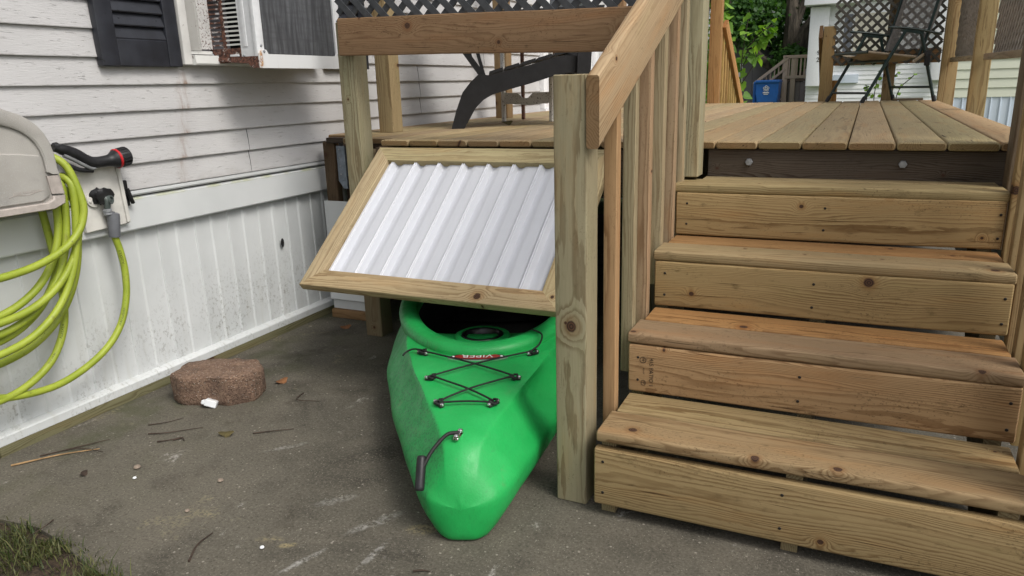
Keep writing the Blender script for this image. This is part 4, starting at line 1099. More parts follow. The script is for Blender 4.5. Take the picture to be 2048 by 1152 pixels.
# bow toggle
pe = MB(); b0 = K(.073, -.011, deckz(.073, -.011)); rz = math.atan2(KU.y, KU.x)
MM = Matrix.Translation(b0) @ Matrix.Rotation(rz - R(14), 4, 'Z')
pe.box(-.022, -.008, -.004, .022, .008, .008, .004, MM); po_ = obj("bow_eye", pe, M['chrome'], kay)
bl = MB()
for bx in (-.016, .016): bl.lathe([(.0075, .006), (.0072, .011), (.004, .014), (0, .0145)], MM @ Matrix.Translation((bx, 0, 0)), 12)
each("bolt", bl, M['chrome'], po_)
tg = MB(); tg.tube(smooth_path([b0 + Vector((0, 0, .012)), K(.055, -.04, .262), K(.02, -.073, .236), K(-.012, -.094, .205)], 8), .0052, 10)
cordo = obj("toggle_cord", tg, M['black_cord'], kay)
tg = MB(); ga, gb = K(.010, -.098, .228), K(-.040, -.100, .158)
P = [ga.lerp(gb, t) for t in (0, .03, .1, .9, .97, 1)]; tg.tube(P, [.009, .0115, .0125, .0125, .0115, .009], 18)
obj("toggle_grip", tg, M['black'], kay)
# badge
def lens(hw, hh, n=16):
    return [(hw * math.cos(2 * math.pi * i / (2 * n)), hh * math.copysign(abs(math.sin(2 * math.pi * i / (2 * n))) ** 1.35, math.sin(2 * math.pi * i / (2 * n)))) for i in range(2 * n)]
BS = .535
def BM(a, b, h): return K(BS + b * 1.0, a, deckz(BS + b, a) + h)
bd = MB(); o = lens(.097, .027); ci = bd.v(BM(0, 0, .0032)); ii = [bd.v(BM(a, b, .0032)) for a, b in o]; jj = [bd.v(BM(a, b, -.002)) for a, b in o]
for k in range(len(o)): bd.f(ci, ii[k], ii[(k + 1) % len(o)]); bd.f(jj[k], jj[(k + 1) % len(o)], ii[(k + 1) % len(o)], ii[k])
bo = obj("badge", bd, M['badge_silver'], kay)
bd = MB(); ci = bd.v(BM(0, 0, .0040)); o = lens(.093, .0252); ii = [bd.v(BM(a, b, .0040)) for a, b in o]
for k in range(len(o)): bd.f(ci, ii[k], ii[(k + 1) % len(o)])
obj("badge_border", bd, M['black'], bo)
bd = MB(); ci = bd.v(BM(0, 0, .0048)); o = lens(.074, .0235); o = [(a, b * .98) for a, b in o]; ii = [bd.v(BM(a, b, .0048)) for a, b in o]
for k in range(len(o)): bd.f(ci, ii[k], ii[(k + 1) % len(o)])
obj("badge_field", bd, M['badge_red'], bo)
bd = MB(); text_mesh("VIPER", .036, lambda x, y, z: BM(-x * 1.15, -y * .92 , .0056 + z * .2), bd, .0006)
for sx in (-1, 1): bd.lathe([(0, .002), (.004, .0015), (.005, 0)], Matrix.Translation(BM(sx * .077, 0, .0045)), 10)
obj("lettering", bd, M['white_ink'], bo)

# ------------------------------------------------------------------ hatch
hat = thing("hatch_door", "tilted timber framed hatch with white corrugated panel over the kayak", "hatch", (-1.36, 2.69, .87))
HZ, HY = .872, 2.685
hd = Vector((0, -.787, -.617)).normalized(); hn = hd.cross(Vector((1, 0, 0))); hn = -hn if hn.y > 0 else hn     # outward (towards the viewer)
HL, HR = -1.885, -.835; HLEN = .748; FW = .078
def H(x, s, d=0): return Vector((x, HY, HZ)) + hd * s + hn * d
th = .034; MIT = 1
for (a, b, up, m0, m1, sd_, tn) in ((H(HL + FW / 2, FW / 2), H(HR - FW / 2, FW / 2), -hd, -1, 1, 11, (.37, .31, .18)), (H(HL + FW / 2, HLEN - FW / 2), H(HR - FW / 2, HLEN - FW / 2), hd, -1, 1, 12, (.42, .325, .19)),
                                (H(HL + FW / 2, FW / 2), H(HL + FW / 2, HLEN - FW / 2), Vector((-1, 0, 0)), -1, 1, 13, (.43, .345, .205)), (H(HR - FW / 2, FW / 2), H(HR - FW / 2, HLEN - FW / 2), Vector((1, 0, 0)), -1, 1, 14, (.42, .33, .19))):
    m = MB(); m.board(a, b, up, FW, th, tn, .004, m0 * MIT, m1 * MIT, seed=sd_)
    obj("frame_rail", m, M['wood'], hat)
m = MB(); seqc = [(0, -.001), (.042, -.001), (.047, .010), (.049, .0115), (.0515, .0090), (.0545, .0090), (.057, .0115), (.059, .010), (.064, -.002), (.069, -.012), (.080, -.0125), (.1005, -.002)]
pts = []; xx = HL + FW - .03
while xx < HR - FW + .05:
    for a, b in seqc: pts.append((xx + a, b))
    xx += .1125
pts = [(a, b) for a, b in pts if a < HR - FW + .03]
m.grid([[H(a, sq, b - .004) for a, b in pts] for sq in (FW - .02, HLEN * .5, HLEN - FW + .02)], flip=False)
m.grid([[H(a, sq, b - .0052) for a, b in pts] for sq in (FW - .02, HLEN * .5, HLEN - FW + .02)], flip=True)
obj("corrugated_panel", m, M['corr'], hat, ang=30)

# ------------------------------------------------------------------ deck
deck = thing("wooden_deck", "raised timber deck with brown boards against the white home", "deck", (-.9, 4.5, 0))
DY0, DY1, DZ = 2.695, 7.20, .914
pitch = .1425; s2 = -.4697
m = MB(); tints = [(.325, .25, .14), (.34, .255, .142), (.29, .22, .128), (.34, .27, .15), (.31, .235, .138), (.335, .235, .128)]
edges = [s2 + pitch * k for k in range(-10, 8)]
rd = random.Random(9)
for k, (a, b) in enumerate(zip(edges, edges[1:])):
    x = (a + b) / 2; wd = pitch - .004
    tn = tints[rd.randrange(6)]; tn = tuple(c * 1.12 for c in tn)
    m.board((x, DY0 + rd.uniform(-.006, .006), DZ - .013), (x, DY1, DZ - .013 + rd.uniform(-.001, .001)), (1, 0, 0), wd, .026, tn, .0085, seed=100 + k)
x = edges[0]
while x > WX + .03:
    wd = min(pitch, x - (WX + .022)); m.board((x - wd / 2, 2.80 if x > -2.1 else 3.02, DZ - .013), (x - wd / 2, DY1, DZ - .013), (1, 0, 0), wd - .004, .026, tints[rd.randrange(6)], .0085, seed=140 + int(x * 10)); x -= pitch
obj("deck_boards", m, M['deck_wood'], deck)
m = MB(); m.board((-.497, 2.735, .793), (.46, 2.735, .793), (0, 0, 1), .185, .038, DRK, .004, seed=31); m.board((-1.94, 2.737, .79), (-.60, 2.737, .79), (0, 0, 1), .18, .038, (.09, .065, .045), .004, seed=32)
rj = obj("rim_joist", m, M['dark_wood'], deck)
for x in (-.355, .125):
    bm_ = MB(); MM = Matrix.Translation((x, 2.7155, .842)) @ Matrix.Rotation(R(90), 4, 'X')
    bm_.lathe([(.0135, .0005), (.0135, .006), (.0115, .0085), (.0, .009)], MM, 6)
    each("bolt", bm_, M['steel'], rj)
m = MB()
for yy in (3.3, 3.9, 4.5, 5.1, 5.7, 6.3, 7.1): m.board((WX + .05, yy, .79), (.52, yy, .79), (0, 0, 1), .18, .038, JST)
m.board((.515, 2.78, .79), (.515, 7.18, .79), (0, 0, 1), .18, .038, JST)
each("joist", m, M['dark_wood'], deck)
m = MB(); m.board((-2.372, 2.955, .56), (-2.372, 2.955, .885), (1, 0, 0), .07, .038, JST, seed=41); obj("ledger_end", m, M['dark_wood'], deck)
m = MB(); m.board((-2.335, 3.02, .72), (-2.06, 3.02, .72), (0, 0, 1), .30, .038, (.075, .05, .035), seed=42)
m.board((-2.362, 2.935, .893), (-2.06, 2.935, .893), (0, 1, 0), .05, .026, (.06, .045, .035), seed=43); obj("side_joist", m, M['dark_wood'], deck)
m = MB(); m.box(-2.318, 2.925, .70, -2.268, 2.934, .868, .002); m.box(-2.272, 2.934, .72, -2.268, 3.0, .86)
m.prism([(-2.318, .70), (-2.29, .66), (-2.268, .66), (-2.268, .70)], lambda a, b, d: (a, d, b), 2.934, 2.925)
jh = obj("joist_hanger", m, M['blue_steel'], deck)
bm_ = MB()
for zz in (.73, .77, .81, .85): bm_.lathe([(0, .002), (.004, .0015), (.005, 0)], Matrix.Translation((-2.30, 2.925, zz)) @ Matrix.Rotation(R(90), 4, 'X'), 8)
each("nail", bm_, M['steel'], jh)
m = MB(); m.box(-2.40, 2.90, .045, -2.12, 2.905, .60); m.prism([(2.885, .095), (2.88, .10), (2.885, .13), (2.8995, .135), (2.8995, .095)], lambda a, b, d: (d, a, b), -2.40, -2.12)
obj("skirt_panel", m, M['white_panel'], deck, smooth=False)
m = MB(); m.board((-2.40, 2.895, .022), (-2.06, 2.895, .022), (0, 0, 1), .044, .035, (.25, .15, .075)); obj("base_board", m, M['wood'], deck)
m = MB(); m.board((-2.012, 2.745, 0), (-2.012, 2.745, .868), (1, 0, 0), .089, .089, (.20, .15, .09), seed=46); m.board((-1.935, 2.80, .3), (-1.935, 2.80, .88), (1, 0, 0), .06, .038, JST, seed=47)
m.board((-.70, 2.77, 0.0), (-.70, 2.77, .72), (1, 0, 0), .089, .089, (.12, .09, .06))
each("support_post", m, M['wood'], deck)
# skirting sheets closing the far and right sides below the boards
m = MB(); m.box(-2.43, 7.12, .0, .50, 7.125, .69); m.box(.53, 2.9, .16, .535, 7.12, .69)
obj("under_panel", m, M['white_panel'], deck, smooth=False)

# ------------------------------------------------------------------ front railing of the deck
fr = thing("deck_railing", "front deck railing of brown beam, pale posts and dark lattice", "railing", (-1.3, 2.7, .914))
m = MB(); m.board((-2.0, 2.6875, .62), (-2.0, 2.6875, 1.40), (1, 0, 0), .084, .089, (.32, .295, .19), .005, seed=51); each("post", m, M['wood'], fr)
m = MB(); m.board((-1.998, 2.618, 1.339), (-.58, 2.618, 1.295), (0, 0, 1), .146, .036, BEAM, .005, seed=53, wob=.004); obj("beam", m, M['stair_wood'], fr)
m = MB(); m.board((-2.185, 3.215, .914), (-2.185, 3.215, 1.9), (1, 0, 0), .086, .089, (.34, .265, .145), .005, seed=52); each("post", m, M['wood'], fr)

def lattice(name, o, ux, uz, W, Hh, p, sw, th, mat, parent, nrm):
    """diagonal strips in two layers; o corner, ux/uz unit axes, p spacing along the diagonal"""
    m = MB(); o, ux, uz, nrm = Vector(o), Vector(ux), Vector(uz), Vector(nrm)
    step = p * math.sqrt(2)
    for layer, sg in ((0, 1), (1, -1)):
        c = -Hh
        while c < W + Hh:
            # line x = c + z  (sg 1) or x = c + Hh - z... clipped to the panel
            pts = []
            for zc in (0, Hh):
                xx = c + zc if sg > 0 else c + Hh - zc
                pts.append([xx, zc])
            (xa, za), (xb, zb) = pts
            def at(xv): t = (xv - xa) / (xb - xa); return [xv, za + (zb - za) * t]
            lo, hi = (pts[0], pts[1]) if xa < xb else (pts[1], pts[0])
            if hi[0] > 0.01 and lo[0] < W - .01:
                if lo[0] < 0: lo = at(0)
                if hi[0] > W: hi = at(W)
                A_ = o + ux * lo[0] + uz * lo[1] + nrm * (layer * th); B_ = o + ux * hi[0] + uz * hi[1] + nrm * (layer * th)
                d = (B_ - A_)
                if d.length > .02:
                    d.normalize(); sdv = d.cross(nrm).normalized()
                    q = [(sdv * sw / 2, 0), (-sdv * sw / 2, 0), (-sdv * sw / 2, th * .96), (sdv * sw / 2, th * .96)]
                    i0 = [m.v(A_ + a + nrm * b) for a, b in q]; i1 = [m.v(B_ + a + nrm * b) for a, b in q]
                    for k in range(4): m.f(i0[k], i0[(k + 1) % 4], i1[(k + 1) % 4], i1[k])
                    m.f(*reversed(i0)); m.f(*i1)
            c += step
    return obj(name, m, mat, parent, smooth=False)
lattice("lattice", (-2.02, 2.647, 1.335), (1, 0, 0), (0, 0, 1), 1.45, .56, .0545, .026, .006, M['lattice'], fr, (0, -1, 0))

# ------------------------------------------------------------------ stairs
st = thing("staircase", "four step pine staircase climbing to the deck", "stairs", (-.08, 2.1, 0))
SL, SR = -.566, .398
NY = [1.672, 1.950, 2.225, 2.490]; TZ = [.248, .430, .612, .790]
RZ = [(.036, .200), (.253, .396), (.436, .580), (.616, .760)]
tt = [((.29, .207, .108), (.27, .20, .10)), ((.32, .22, .125), (.36, .19, .075)), ((.35, .265, .14), (.31, .17, .07)), ((.33, .245, .13), (.33, .25, .14))]
yawd = .012
for k in range(4):
    y, z = NY[k], TZ[k]
    m = MB(); m.board((SL, y + .070, z - .0155), (SR + (.02 if k == 0 else 0), y + .070 + yawd, z - .0155), (0, 1, 0), .140, .031, tt[k][0], .008, seed=201 + k, wob=.002); obj("tread_board", m, M['stair_wood'], st)
    m = MB(); m.board((SL + .012 if k < 3 else -.50, y + .143 + (.133 if k < 3 else .075) / 2, z - .0155), (SR - .01, y + .143 + (.133 if k < 3 else .075) / 2 + yawd, z - .0155), (0, 1, 0), .132 if k < 3 else .074, .031, tt[k][1], .005, seed=211 + k); obj("tread_board", m, M['stair_wood'], st)
rt = [(.285, .205, .100), (.335, .216, .106), (.38, .262, .126), (.39, .274, .134)]
RSEED = [221, 232, 243, 254]
screws = MB()
for k in range(4):
    y = NY[k] + .012; z0, z1 = RZ[k]; rgt = (.50, .396, .395, .394)[k]; lft = (-.570, -.560, -.558, -.556)[k]
    m = MB(); m.board((lft, y, (z0 + z1) / 2), (rgt, y + yawd, (z0 + z1) / 2 + (.004 if k else -.002)), (0, 0, 1), z1 - z0, .030, rt[k], .007, seed=RSEED[k], wob=.003)
    ro = obj("riser", m, M['stair_wood'], st)
    sm_ = MB()
    for x in (lft + .025, -.10, rgt - .025):
        for zz in (z0 + .038, z1 - .036):
            sm_.lathe([(0, .0012), (.0032, .001), (.0042, 0)], Matrix.Translation((x + .004 * k, y - .0152 + yawd * (x - lft), zz)) @ Matrix.Rotation(R(90), 4, 'X'), 8)
    each("screw", sm_, M['nail'], ro)
    if k == 1:
        sm_ = MB(); f_ = lambda x, y_, z_: (lft + .068 + y_, y - .0157 - z_ * .2, .318 - x)
        text_mesh("415 PATIO 1", .017, lambda x, y_, z_: f_(x * .95, y_ + .0, z_), sm_, .0004)
        text_mesh("W", .010, lambda x, y_, z_: f_(x + .036 - .072, y_ - .024, z_), sm_, .0004); text_mesh("KD-HT", .006, lambda x, y_, z_: f_(x - .002, y_ - .022, z_), sm_, .0004)
        text_mesh("T", .014, lambda x, y_, z_: f_(x + .034, y_ - .024, z_), sm_, .0004)
        sm_.tube([f_(.036 - .072 + .009 * math.cos(a / 10 * 6.2832), -.024 + .009 * math.sin(a / 10 * 6.2832), 0) for a in range(10)], .0007, 4, closed=True)
        sm_.tube([f_(.034 + .008 * math.cos(a / 10 * 6.2832), -.022 + .007 * math.sin(a / 10 * 6.2832), 0) for a in range(10)], .0007, 4, closed=True)
        obj("grade_stamp", sm_, M['ink'], ro)
# sawn stringers (stepped outline)
def stringer(x0, x1, sd_):
    m = MB(); o = [(NY[0] + .030, .0)]
    for k in range(4):
        o += [(NY[k] + .030, TZ[k] - .0315), ((NY[k + 1] + .030) if k < 3 else 2.714, TZ[k] - .0315)]
    o += [(2.714, .50), (2.02, .0)]
    i0 = [m.v((x0, a, b), (a, b, x0), (.05, .2, .3), (.25, .20, .11)) for a, b in o]; i1 = [m.v((x1, a, b), (a, b, x1), (.05, .2, .3), (.25, .20, .11)) for a, b in o]
    n_ = len(o)
    for k in range(n_): m.f(i0[k], i0[(k + 1) % n_], i1[(k + 1) % n_], i1[k])
    m.f(*reversed(i0)); m.f(*i1)
    return obj("stringer", m, M['stair_wood'], st, smooth=False)
stringer(-.558, -.520, 1); stringer(-.096, -.058, 2); stringer(.335, .373, 3)
m = MB()
for x in (-.539, -.077): m.board((x, 1.715, .014), (x, 1.80, .014), (1, 0, 0), .036, .028, (.25, .21, .12))
each("foot_block", m, M['stair_wood'], st)

# ------------------------------------------------------------------ stair railings
def railing(sgn, label, xb, x_end, nb):
    r_ = thing("stair_railing", label, "railing", (xb, 2.1, 0), "railings either side of the steps")
    return r_
lr = thing("stair_railing", "left stair railing with square newel post, sloping handrail and balusters", "railing", (-.62, 2.1, 0))
m = MB(); m.board((-.648, 1.752, 0), (-.645, 1.752, 1.146), (1, 0, 0), .087, .089, (.285, .262, .168), .005, seed=67, kn=(.515, .002, .017)); obj("newel_post", m, M['wood'], lr)
m = MB(); m.board((-.550, 2.630, .80), (-.550, 2.630, 1.95), (1, 0, 0), .088, .089, (.40, .375, .245), .005, seed=62); obj("newel_post", m, M['wood'], lr)
a0, a1 = Vector((-.584, 1.70, 1.057)), Vector((-.480, 2.66, 1.057 + .96 * .64))
sl = (a1 - a0).normalized(); c0 = sl.z / math.hypot(sl.x, sl.y)
m = MB(); wdt = .170 * math.cos(math.atan(c0)); m.board(a0, a1, (0, 0, 1), wdt, .034, (.47, .345, .20), .007, c0 * 1.0, c0 * 1.0, seed=63); obj("handrail", m, M['wood'], lr)
bt = [(.37, .26, .15), (.35, .285, .175), (.36, .245, .145), (.37, .30, .185), (.35, .25, .15), (.33, .28, .18)]
btint = [(.37, .24, .12)] + bt[1:]
for k in range(6):
    y, x = ((1.870, -.588), (2.040, -.588), (2.198, -.588), (2.352, -.586), (2.475, -.578), (2.552, -.566))[k]
    zt = 1.057 + (y - 1.70) * .64 + .02
    zb = .10 + .62 * (y - 1.75)
    m = MB(); m.board((x, y, zb), (x, y, zt), (1, 0, 0), .036, .036, btint[k], .003, seed=70 + k); each("baluster", m, M['wood'], lr)
rr_ = thing("stair_railing", "right stair railing at the photo's edge with dark inner post face", "railing", (.44, 2.1, 0))
m = MB(); m.board((.445, 2.645, .60), (.445, 2.645, 1.95), (1, 0, 0), .089, .089, (.16, .125, .08), .004, seed=81); obj("newel_post", m, M['wood'], rr_)
m = MB(); m.board((.478, 1.715, 0), (.478, 1.715, 1.146), (1, 0, 0), .089, .089, (.38, .33, .20), .004, seed=82); obj("newel_post", m, M['wood'], rr_)
m = MB(); m.board((.462, 1.70, 1.057), (.462, 2.60, 1.057 + .90 * .64), (0, 0, 1), wdt, .034, (.45, .34, .20), .007, .64, .64, seed=83)
hr = obj("handrail", m, M['wood'], rr_)
for k in range(7):
    y = 1.80 + .118 * k
    m = MB(); m.board((.418, y, max(.10, .05 + .62 * (y - 1.75))), (.418, y, 1.057 + (y - 1.70) * .64 - .09), (1, 0, 0), .038, .042, (.36, .275, .14) if k % 2 else (.33, .24, .115), .003, seed=84 + k); obj("baluster", m, M['wood'], rr_)

# ------------------------------------------------------------------ chairs and stand on the deck
adi = thing("garden_chair", "charcoal resin slatted garden chair seen side on through the railing", "chair", (-1.8, 3.6, .914))
def side(pl, y0, y1, mb):
    mb.prism(pl, lambda a, b, d: (a, d, b), y1, y0)
AO = Vector((-1.955, 3.44, .914)); AD = Vector((.893, .45, 0)); AW = Vector((-.45, .893, 0))
def AC_(d, w_, z): return AO + AD * d + AW * w_ + Vector((0, 0, z - .914))
def aside(pl, w0, w1, mb): mb.prism(pl, lambda a, b, d: AC_(a, d, b), w0, w1)
railp = [(-.005, .914), (.062, .914), (.122, 1.013), (.166, 1.056), (.216, 1.083), (.30, 1.105), (.412, 1.132), (.529, 1.165), (.60, 1.18), (.68, 1.18), (.68, 1.262), (.60, 1.268), (.544, 1.262), (.414, 1.226), (.258, 1.194), (.20, 1.180), (.147, 1.186), (.102, 1.146), (.061, 1.098), (.023, 1.005)]
for w0 in (0, .50):
    m = MB(); aside(railp, w0, w0 + .03, m); obj("side_rail", m, M['resin'], adi, ang=30)
    m = MB(); aside([(.645, .914), (.70, .914), (.725, 1.2), (.74, 1.46), (.665, 1.46), (.655, 1.2)], w0 - .03, w0 - .001, m); obj("leg", m, M['resin'], adi, ang=30)
    m = MB(); aside([(.02, 1.455), (.78, 1.475), (.79, 1.50), (.02, 1.48)], w0 - .07, w0 + .06, m); obj("armrest", m, M['resin'], adi, ang=30)
    m = MB(); aside([(.142, 1.188), (.186, 1.181), (.15, 1.23), (.108, 1.289), (.08, 1.46), (.04, 1.46), (.07, 1.29)], w0 + .0305, w0 + .06, m); obj("arm_brace", m, M['resin'], adi, ang=30)
m = MB()
for i in range(5):
    x0_ = .20 + .085 * i; x1_ = x0_ + .077; zf = lambda d: 1.181 + (d - .19) * .238
    m.prism([(x0_, zf(x0_)), (x1_, zf(x1_)), (x1_ - .004, zf(x1_) + .016), (x0_ + .004, zf(x0_) + .016)], lambda a, b, d: AC_(a, d, b), .0, .53)
for i in range(3):
    a0_ = R(78 - 34 * i); cx, cz, rr = .575, 1.165, .125
    P0_, P1_ = (cx + rr * math.cos(a0_), cz + rr * math.sin(a0_)), (cx + rr * math.cos(a0_ - .5), cz + rr * math.sin(a0_ - .5))
    m.prism([P1_, P0_, (P0_[0] - .012, P0_[1] - .014), (P1_[0] - .012, P1_[1] - .014)], lambda a, b, d: AC_(a, d, b), .032, .498)
obj("seat_slat", m, M['resin'], adi, ang=30)
m = MB()
for i in range(6):
    w0 = .045 + i * .075
    m.prism([(.165, 1.185), (.182, 1.185), (.02, 1.80 + .05 * math.sin(math.pi * (i + .5) / 6)), (.002, 1.80 + .05 * math.sin(math.pi * (i + .5) / 6))], lambda a, b, d: AC_(a, d, b), w0, w0 + .066)
obj("back_slat", m, M['resin'], adi, ang=30)

sd_ = thing("plant_stand", "chipped white metal stand with rusty back legs behind the black chair", "stand", (-1.85, 4.2, .914))
m = MB(); ya = 4.12
for x in (-1.985, -1.675): m.box(x - .011, ya, .914, x + .011, ya + .022, 1.45, .003)
each("front_leg", m, M['speck'], sd_)
m = MB(); ap = [(-1.973, 1.025), (-1.90, 1.015), (-1.80, 1.012), (-1.687, 1.022), (-1.687, 1.085), (-1.79, 1.080), (-1.806, 1.066), (-1.822, 1.052), (-1.858, 1.052), (-1.875, 1.070), (-1.89, 1.080), (-1.973, 1.085)]
m.prism(ap, lambda a, b, d: (a, d, b), ya + .017, ya + .005); obj("apron", m, M['speck'], sd_, ang=25)
m = MB()
for x in (-1.99, -1.775): m.box(x - .010, 4.42, .914, x + .010, 4.44, 1.45, .003)
each("back_leg", m, M['rust'], sd_)
m = MB(); m.box(-2.0, 4.11, 1.452, -1.66, 4.45, 1.465, .003); m.box(-1.98, 4.13, 1.018, -1.7, 4.142, 1.024); obj("top_plate", m, M['speck'], sd_)

fp = thing("deck_post", "square deck post with a pale edge, standing behind the chipped stand", "post", (-2.29, 5.0, .914), "posts along the home's wall")
m = MB(); m.board((-2.235, 4.66, .914), (-2.235, 4.66, 1.95), (1, 0, 0), .089, .089, (.27, .18, .095), .004, seed=55); obj("shaft", m, M['wood'], fp)
fp = thing("deck_post", "square deck post by the screen door, half hidden by the handrail", "post", (-1.4, 5.0, .914), "posts along the home's wall")
m = MB(); m.board((-2.0, 6.55, .914), (-2.0, 6.55, 1.95), (1, 0, 0), .089, .089, (.27, .18, .095), .004, seed=56); obj("shaft", m, M['wood'], fp)
# storm door of the home, far along the wall
m = MB(); m.box(WX + .0, 5.80, .93, WX + .05, 5.90, 2.95, .006); m.box(WX + .0, 7.10, .93, WX + .05, 7.20, 2.95, .006); m.box(WX, 5.90, 2.85, WX + .05, 7.10, 2.95, .006); m.box(WX - .05, 5.8, .90, WX + .06, 7.2, .9295)
dr = obj("door_frame", m, M['door_white'], home)
m = MB(); m.box(WX - .03, 5.905, .935, WX + .02, 7.095, 1.32, .004); m.box(WX - .03, 5.905, 1.32, WX + .02, 6.02, 2.84, .004); m.box(WX - .03, 6.98, 1.32, WX + .02, 7.095, 2.84, .004); m.box(WX + .015, 6.05, 1.22, WX + .03, 6.95, 1.235, .003)
obj("storm_door", m, M['door_white'], home)
m = MB(); m.box(WX - .01, 6.02, 1.32, WX, 6.98, 2.84); obj("door_window", m, M['glass'], home, smooth=False)

fc = thing("folding_chair", "folding patio chair with grey sling seat on the far end of the deck", "chair", (.17, 6.85, .914))
FN, FD = Vector((-.022, 6.60, .914)), Vector((.50, .16, 0)); FWd = Vector((-.275, .43, 0))
def FC(d, w_, z): return FN + FD * d + FWd * w_ + Vector((0, 0, z))
rt_ = .0125
for w_ in (0, 1):
    nm = MB(); nm.tube([FC(-.02, w_, 0.0), FC(.49, w_, .525)], rt_, 10); lg = obj("leg", nm, M['chair_frame'], fc)
    cp = MB(); cp.tube([FC(-.025, w_, 0.002), FC(.02, w_, .045)], .0165, 10); obj("foot_cap", cp, M['black'], lg)
    nm = MB(); nm.tube([FC(1.0, w_, 0.0), FC(.72, w_, .505)], rt_, 10); lg = obj("leg", nm, M['chair_frame'], fc)
    cp = MB(); cp.tube([FC(1.005, w_, 0.002), FC(.98, w_, .045)], .0165, 10); obj("foot_cap", cp, M['black'], lg)
    ar = MB(); ar.tube(smooth_path([FC(.25, w_, .562), FC(.40, w_, .557), FC(.65, w_, .540), FC(.95, w_, .505), FC(1.0, w_, .500)], 5), [.010] + [.017] * 19 + [.010], 10, flat=.55)
    ar.prism([(0.44, .528), (.74, .500), (.74, .525), (.44, .548)], lambda a, b, d: FC(a, w_ + d, b), -.02, .02); obj("armrest", ar, M['chair_frame'], fc)
    nm = MB(); nm.tube([FC(.03, w_ * .9 + .05, .385), FC(.74, w_ * .9 + .05, .335)], .011, 10); nm.tube([FC(.64, w_, .30), FC(.80, w_, .36)], .012, 10); obj("seat_tube", nm, M['sling_tan'] if w_ == 0 else M['chair_frame'], fc)
    nm = MB(); nm.tube(smooth_path([FC(.74, w_ * .9 + .05, .335), FC(.82, w_ * .9 + .05, .48), FC(.94, w_ * .9 + .05, .78), FC(1.05, w_ * .9 + .05, 1.03)], 4), .011, 10); obj("back_tube", nm, M['chair_frame'], fc)
    nm = MB(); nm.lathe([(0, -.02), (.024, -.02), (.024, .02), (0, .02)], Matrix.Translation(FC(.82, w_, .36)) @ Vector((FWd)).to_track_quat('Z', 'Y').to_matrix().to_4x4(), 14); nm.box(-.02, -.02, -.09, .02, .02, .0, .006, Matrix.Translation(FC(.84, w_, .36))); obj("hinge", nm, M['black'], fc)
m = MB(); m.tube([FC(.055, 0, .075), FC(.055, 1, .075)], .009, 8); m.tube([FC(.945, 0, .11), FC(.945, 1, .11)], .009, 8); m.tube([FC(.26, 0, .315), FC(.26, 1, .315)], .011, 8); m.tube([FC(.03, .05, .385), FC(.03, .95, .385)], .011, 8); m.tube([FC(1.05, .05, 1.03), FC(1.05, .95, 1.03)], .011, 8); m.tube([FC(.72, 0, .335), FC(.72, 1, .335)], .010, 8)
each("crossbar", m, M['chair_frame'], fc)
m = MB(); rows = []
for i in range(9):
    t = i / 8; rows.append([FC(.03 + .70 * t, .06 + .88 * j / 8, .392 - .05 * t - .055 * math.sin(math.pi * j / 8) * (.6 + .4 * math.sin(math.pi * t))) for j in range(9)])
m.grid(rows); obj("seat_sling", m, M['sling_tan'], fc)
m = MB(); rows = []
for i in range(9):
    t = i / 8; rows.append([FC(.78 + .27 * t + .03 * math.sin(math.pi * t), .06 + .88 * j / 8, .40 + .62 * t - .0 * j) for j in range(9)])
m.grid(rows); obj("back_sling", m, M['sling'], fc)
m = MB(); m.tube(smooth_path([FC(.785 + .27 * t / 6 + .03 * math.sin(math.pi * t / 6), .07, .40 + .62 * t / 6) for t in range(7)], 3), .016, 8); m.tube(smooth_path([FC(.785 + .27 * t / 6 + .03 * math.sin(math.pi * t / 6), .93, .40 + .62 * t / 6) for t in range(7)], 3), .016, 8)
obj("sling_hem", m, M['sling_hem'], fc)
m = MB(); m.board((.20, 7.10, .924), (.42, 7.14, .924), (0, 1, 0), .05, .018, (.12, .09, .06), .003); finish(obj("wood_offcut", m, M['wood']), "short dark timber offcut under the folding chair", "offcut")

# ------------------------------------------------------------------ screens and posts at the deck's edges
bs = thing("lattice_screen", "brown lattice screen behind the folding chair on the deck's far edge", "screen", (.1, 7.2, .914))
m = MB(); m.board((-.36, 7.235, 1.27), (.52, 7.235, 1.27), (0, 0, 1), .115, .036, (.36, .22, .11), .004); m.board((-.30, 7.235, 2.35), (.52, 7.235, 2.35), (0, 0, 1), .09, .036, WARM, .004); each("rail", m, M['wood'], bs)
m = MB(); m.board((.155, 7.28, .5), (.155, 7.28, 2.35), (1, 0, 0), .089, .089, (.26, .20, .11), .004, seed=91); each("post", m, M['wood'], bs)
lattice("lattice", (-.30, 7.215, 1.215), (1, 0, 0), (0, 0, 1), .82, 1.15, .058, .022, .007, M['lattice_br'], bs, (0, -1, 0))
rs_ = thing("lattice_screen", "grey tan lattice screen along the deck's right edge, seen edge on", "screen", (.55, 5.0, .914))
m = MB()
m.board((.592, 7.26, .3), (.592, 7.26, 2.4), (1, 0, 0), .118, .089, (.38, .27, .13), .004, seed=92); each("post", m, M['wood'], rs_)
m = MB(); m.board((.584, 5.19, .3), (.584, 5.19, 2.4), (1, 0, 0), .092, .060, (.36, .265, .13), .004, seed=94); each("post", m, M['wood'], rs_)
m = MB()
for ya, yb in ((2.7, 5.14), (5.24, 7.2)): m.board((.60, ya, 1.185 + .0095 * (ya - 2.7)), (.60, yb, 1.185 + .0095 * (yb - 2.7)), (0, 0, 1), .035, .030, (.30, .24, .16), .003)
each("rail", m, M['wood'], rs_)
lattice("lattice", (.63, 2.75, 1.20), (0, 1, 0), (0, 0, 1), 2.30, 1.1, .058, .022, .007, M['lattice_gr'], rs_, (-1, 0, 0))
lattice("lattice", (.63, 5.26, 1.22), (0, 1, 0), (0, 0, 1), 1.92, 1.1, .058, .022, .007, M['lattice_gr'], rs_, (-1, 0, 0))
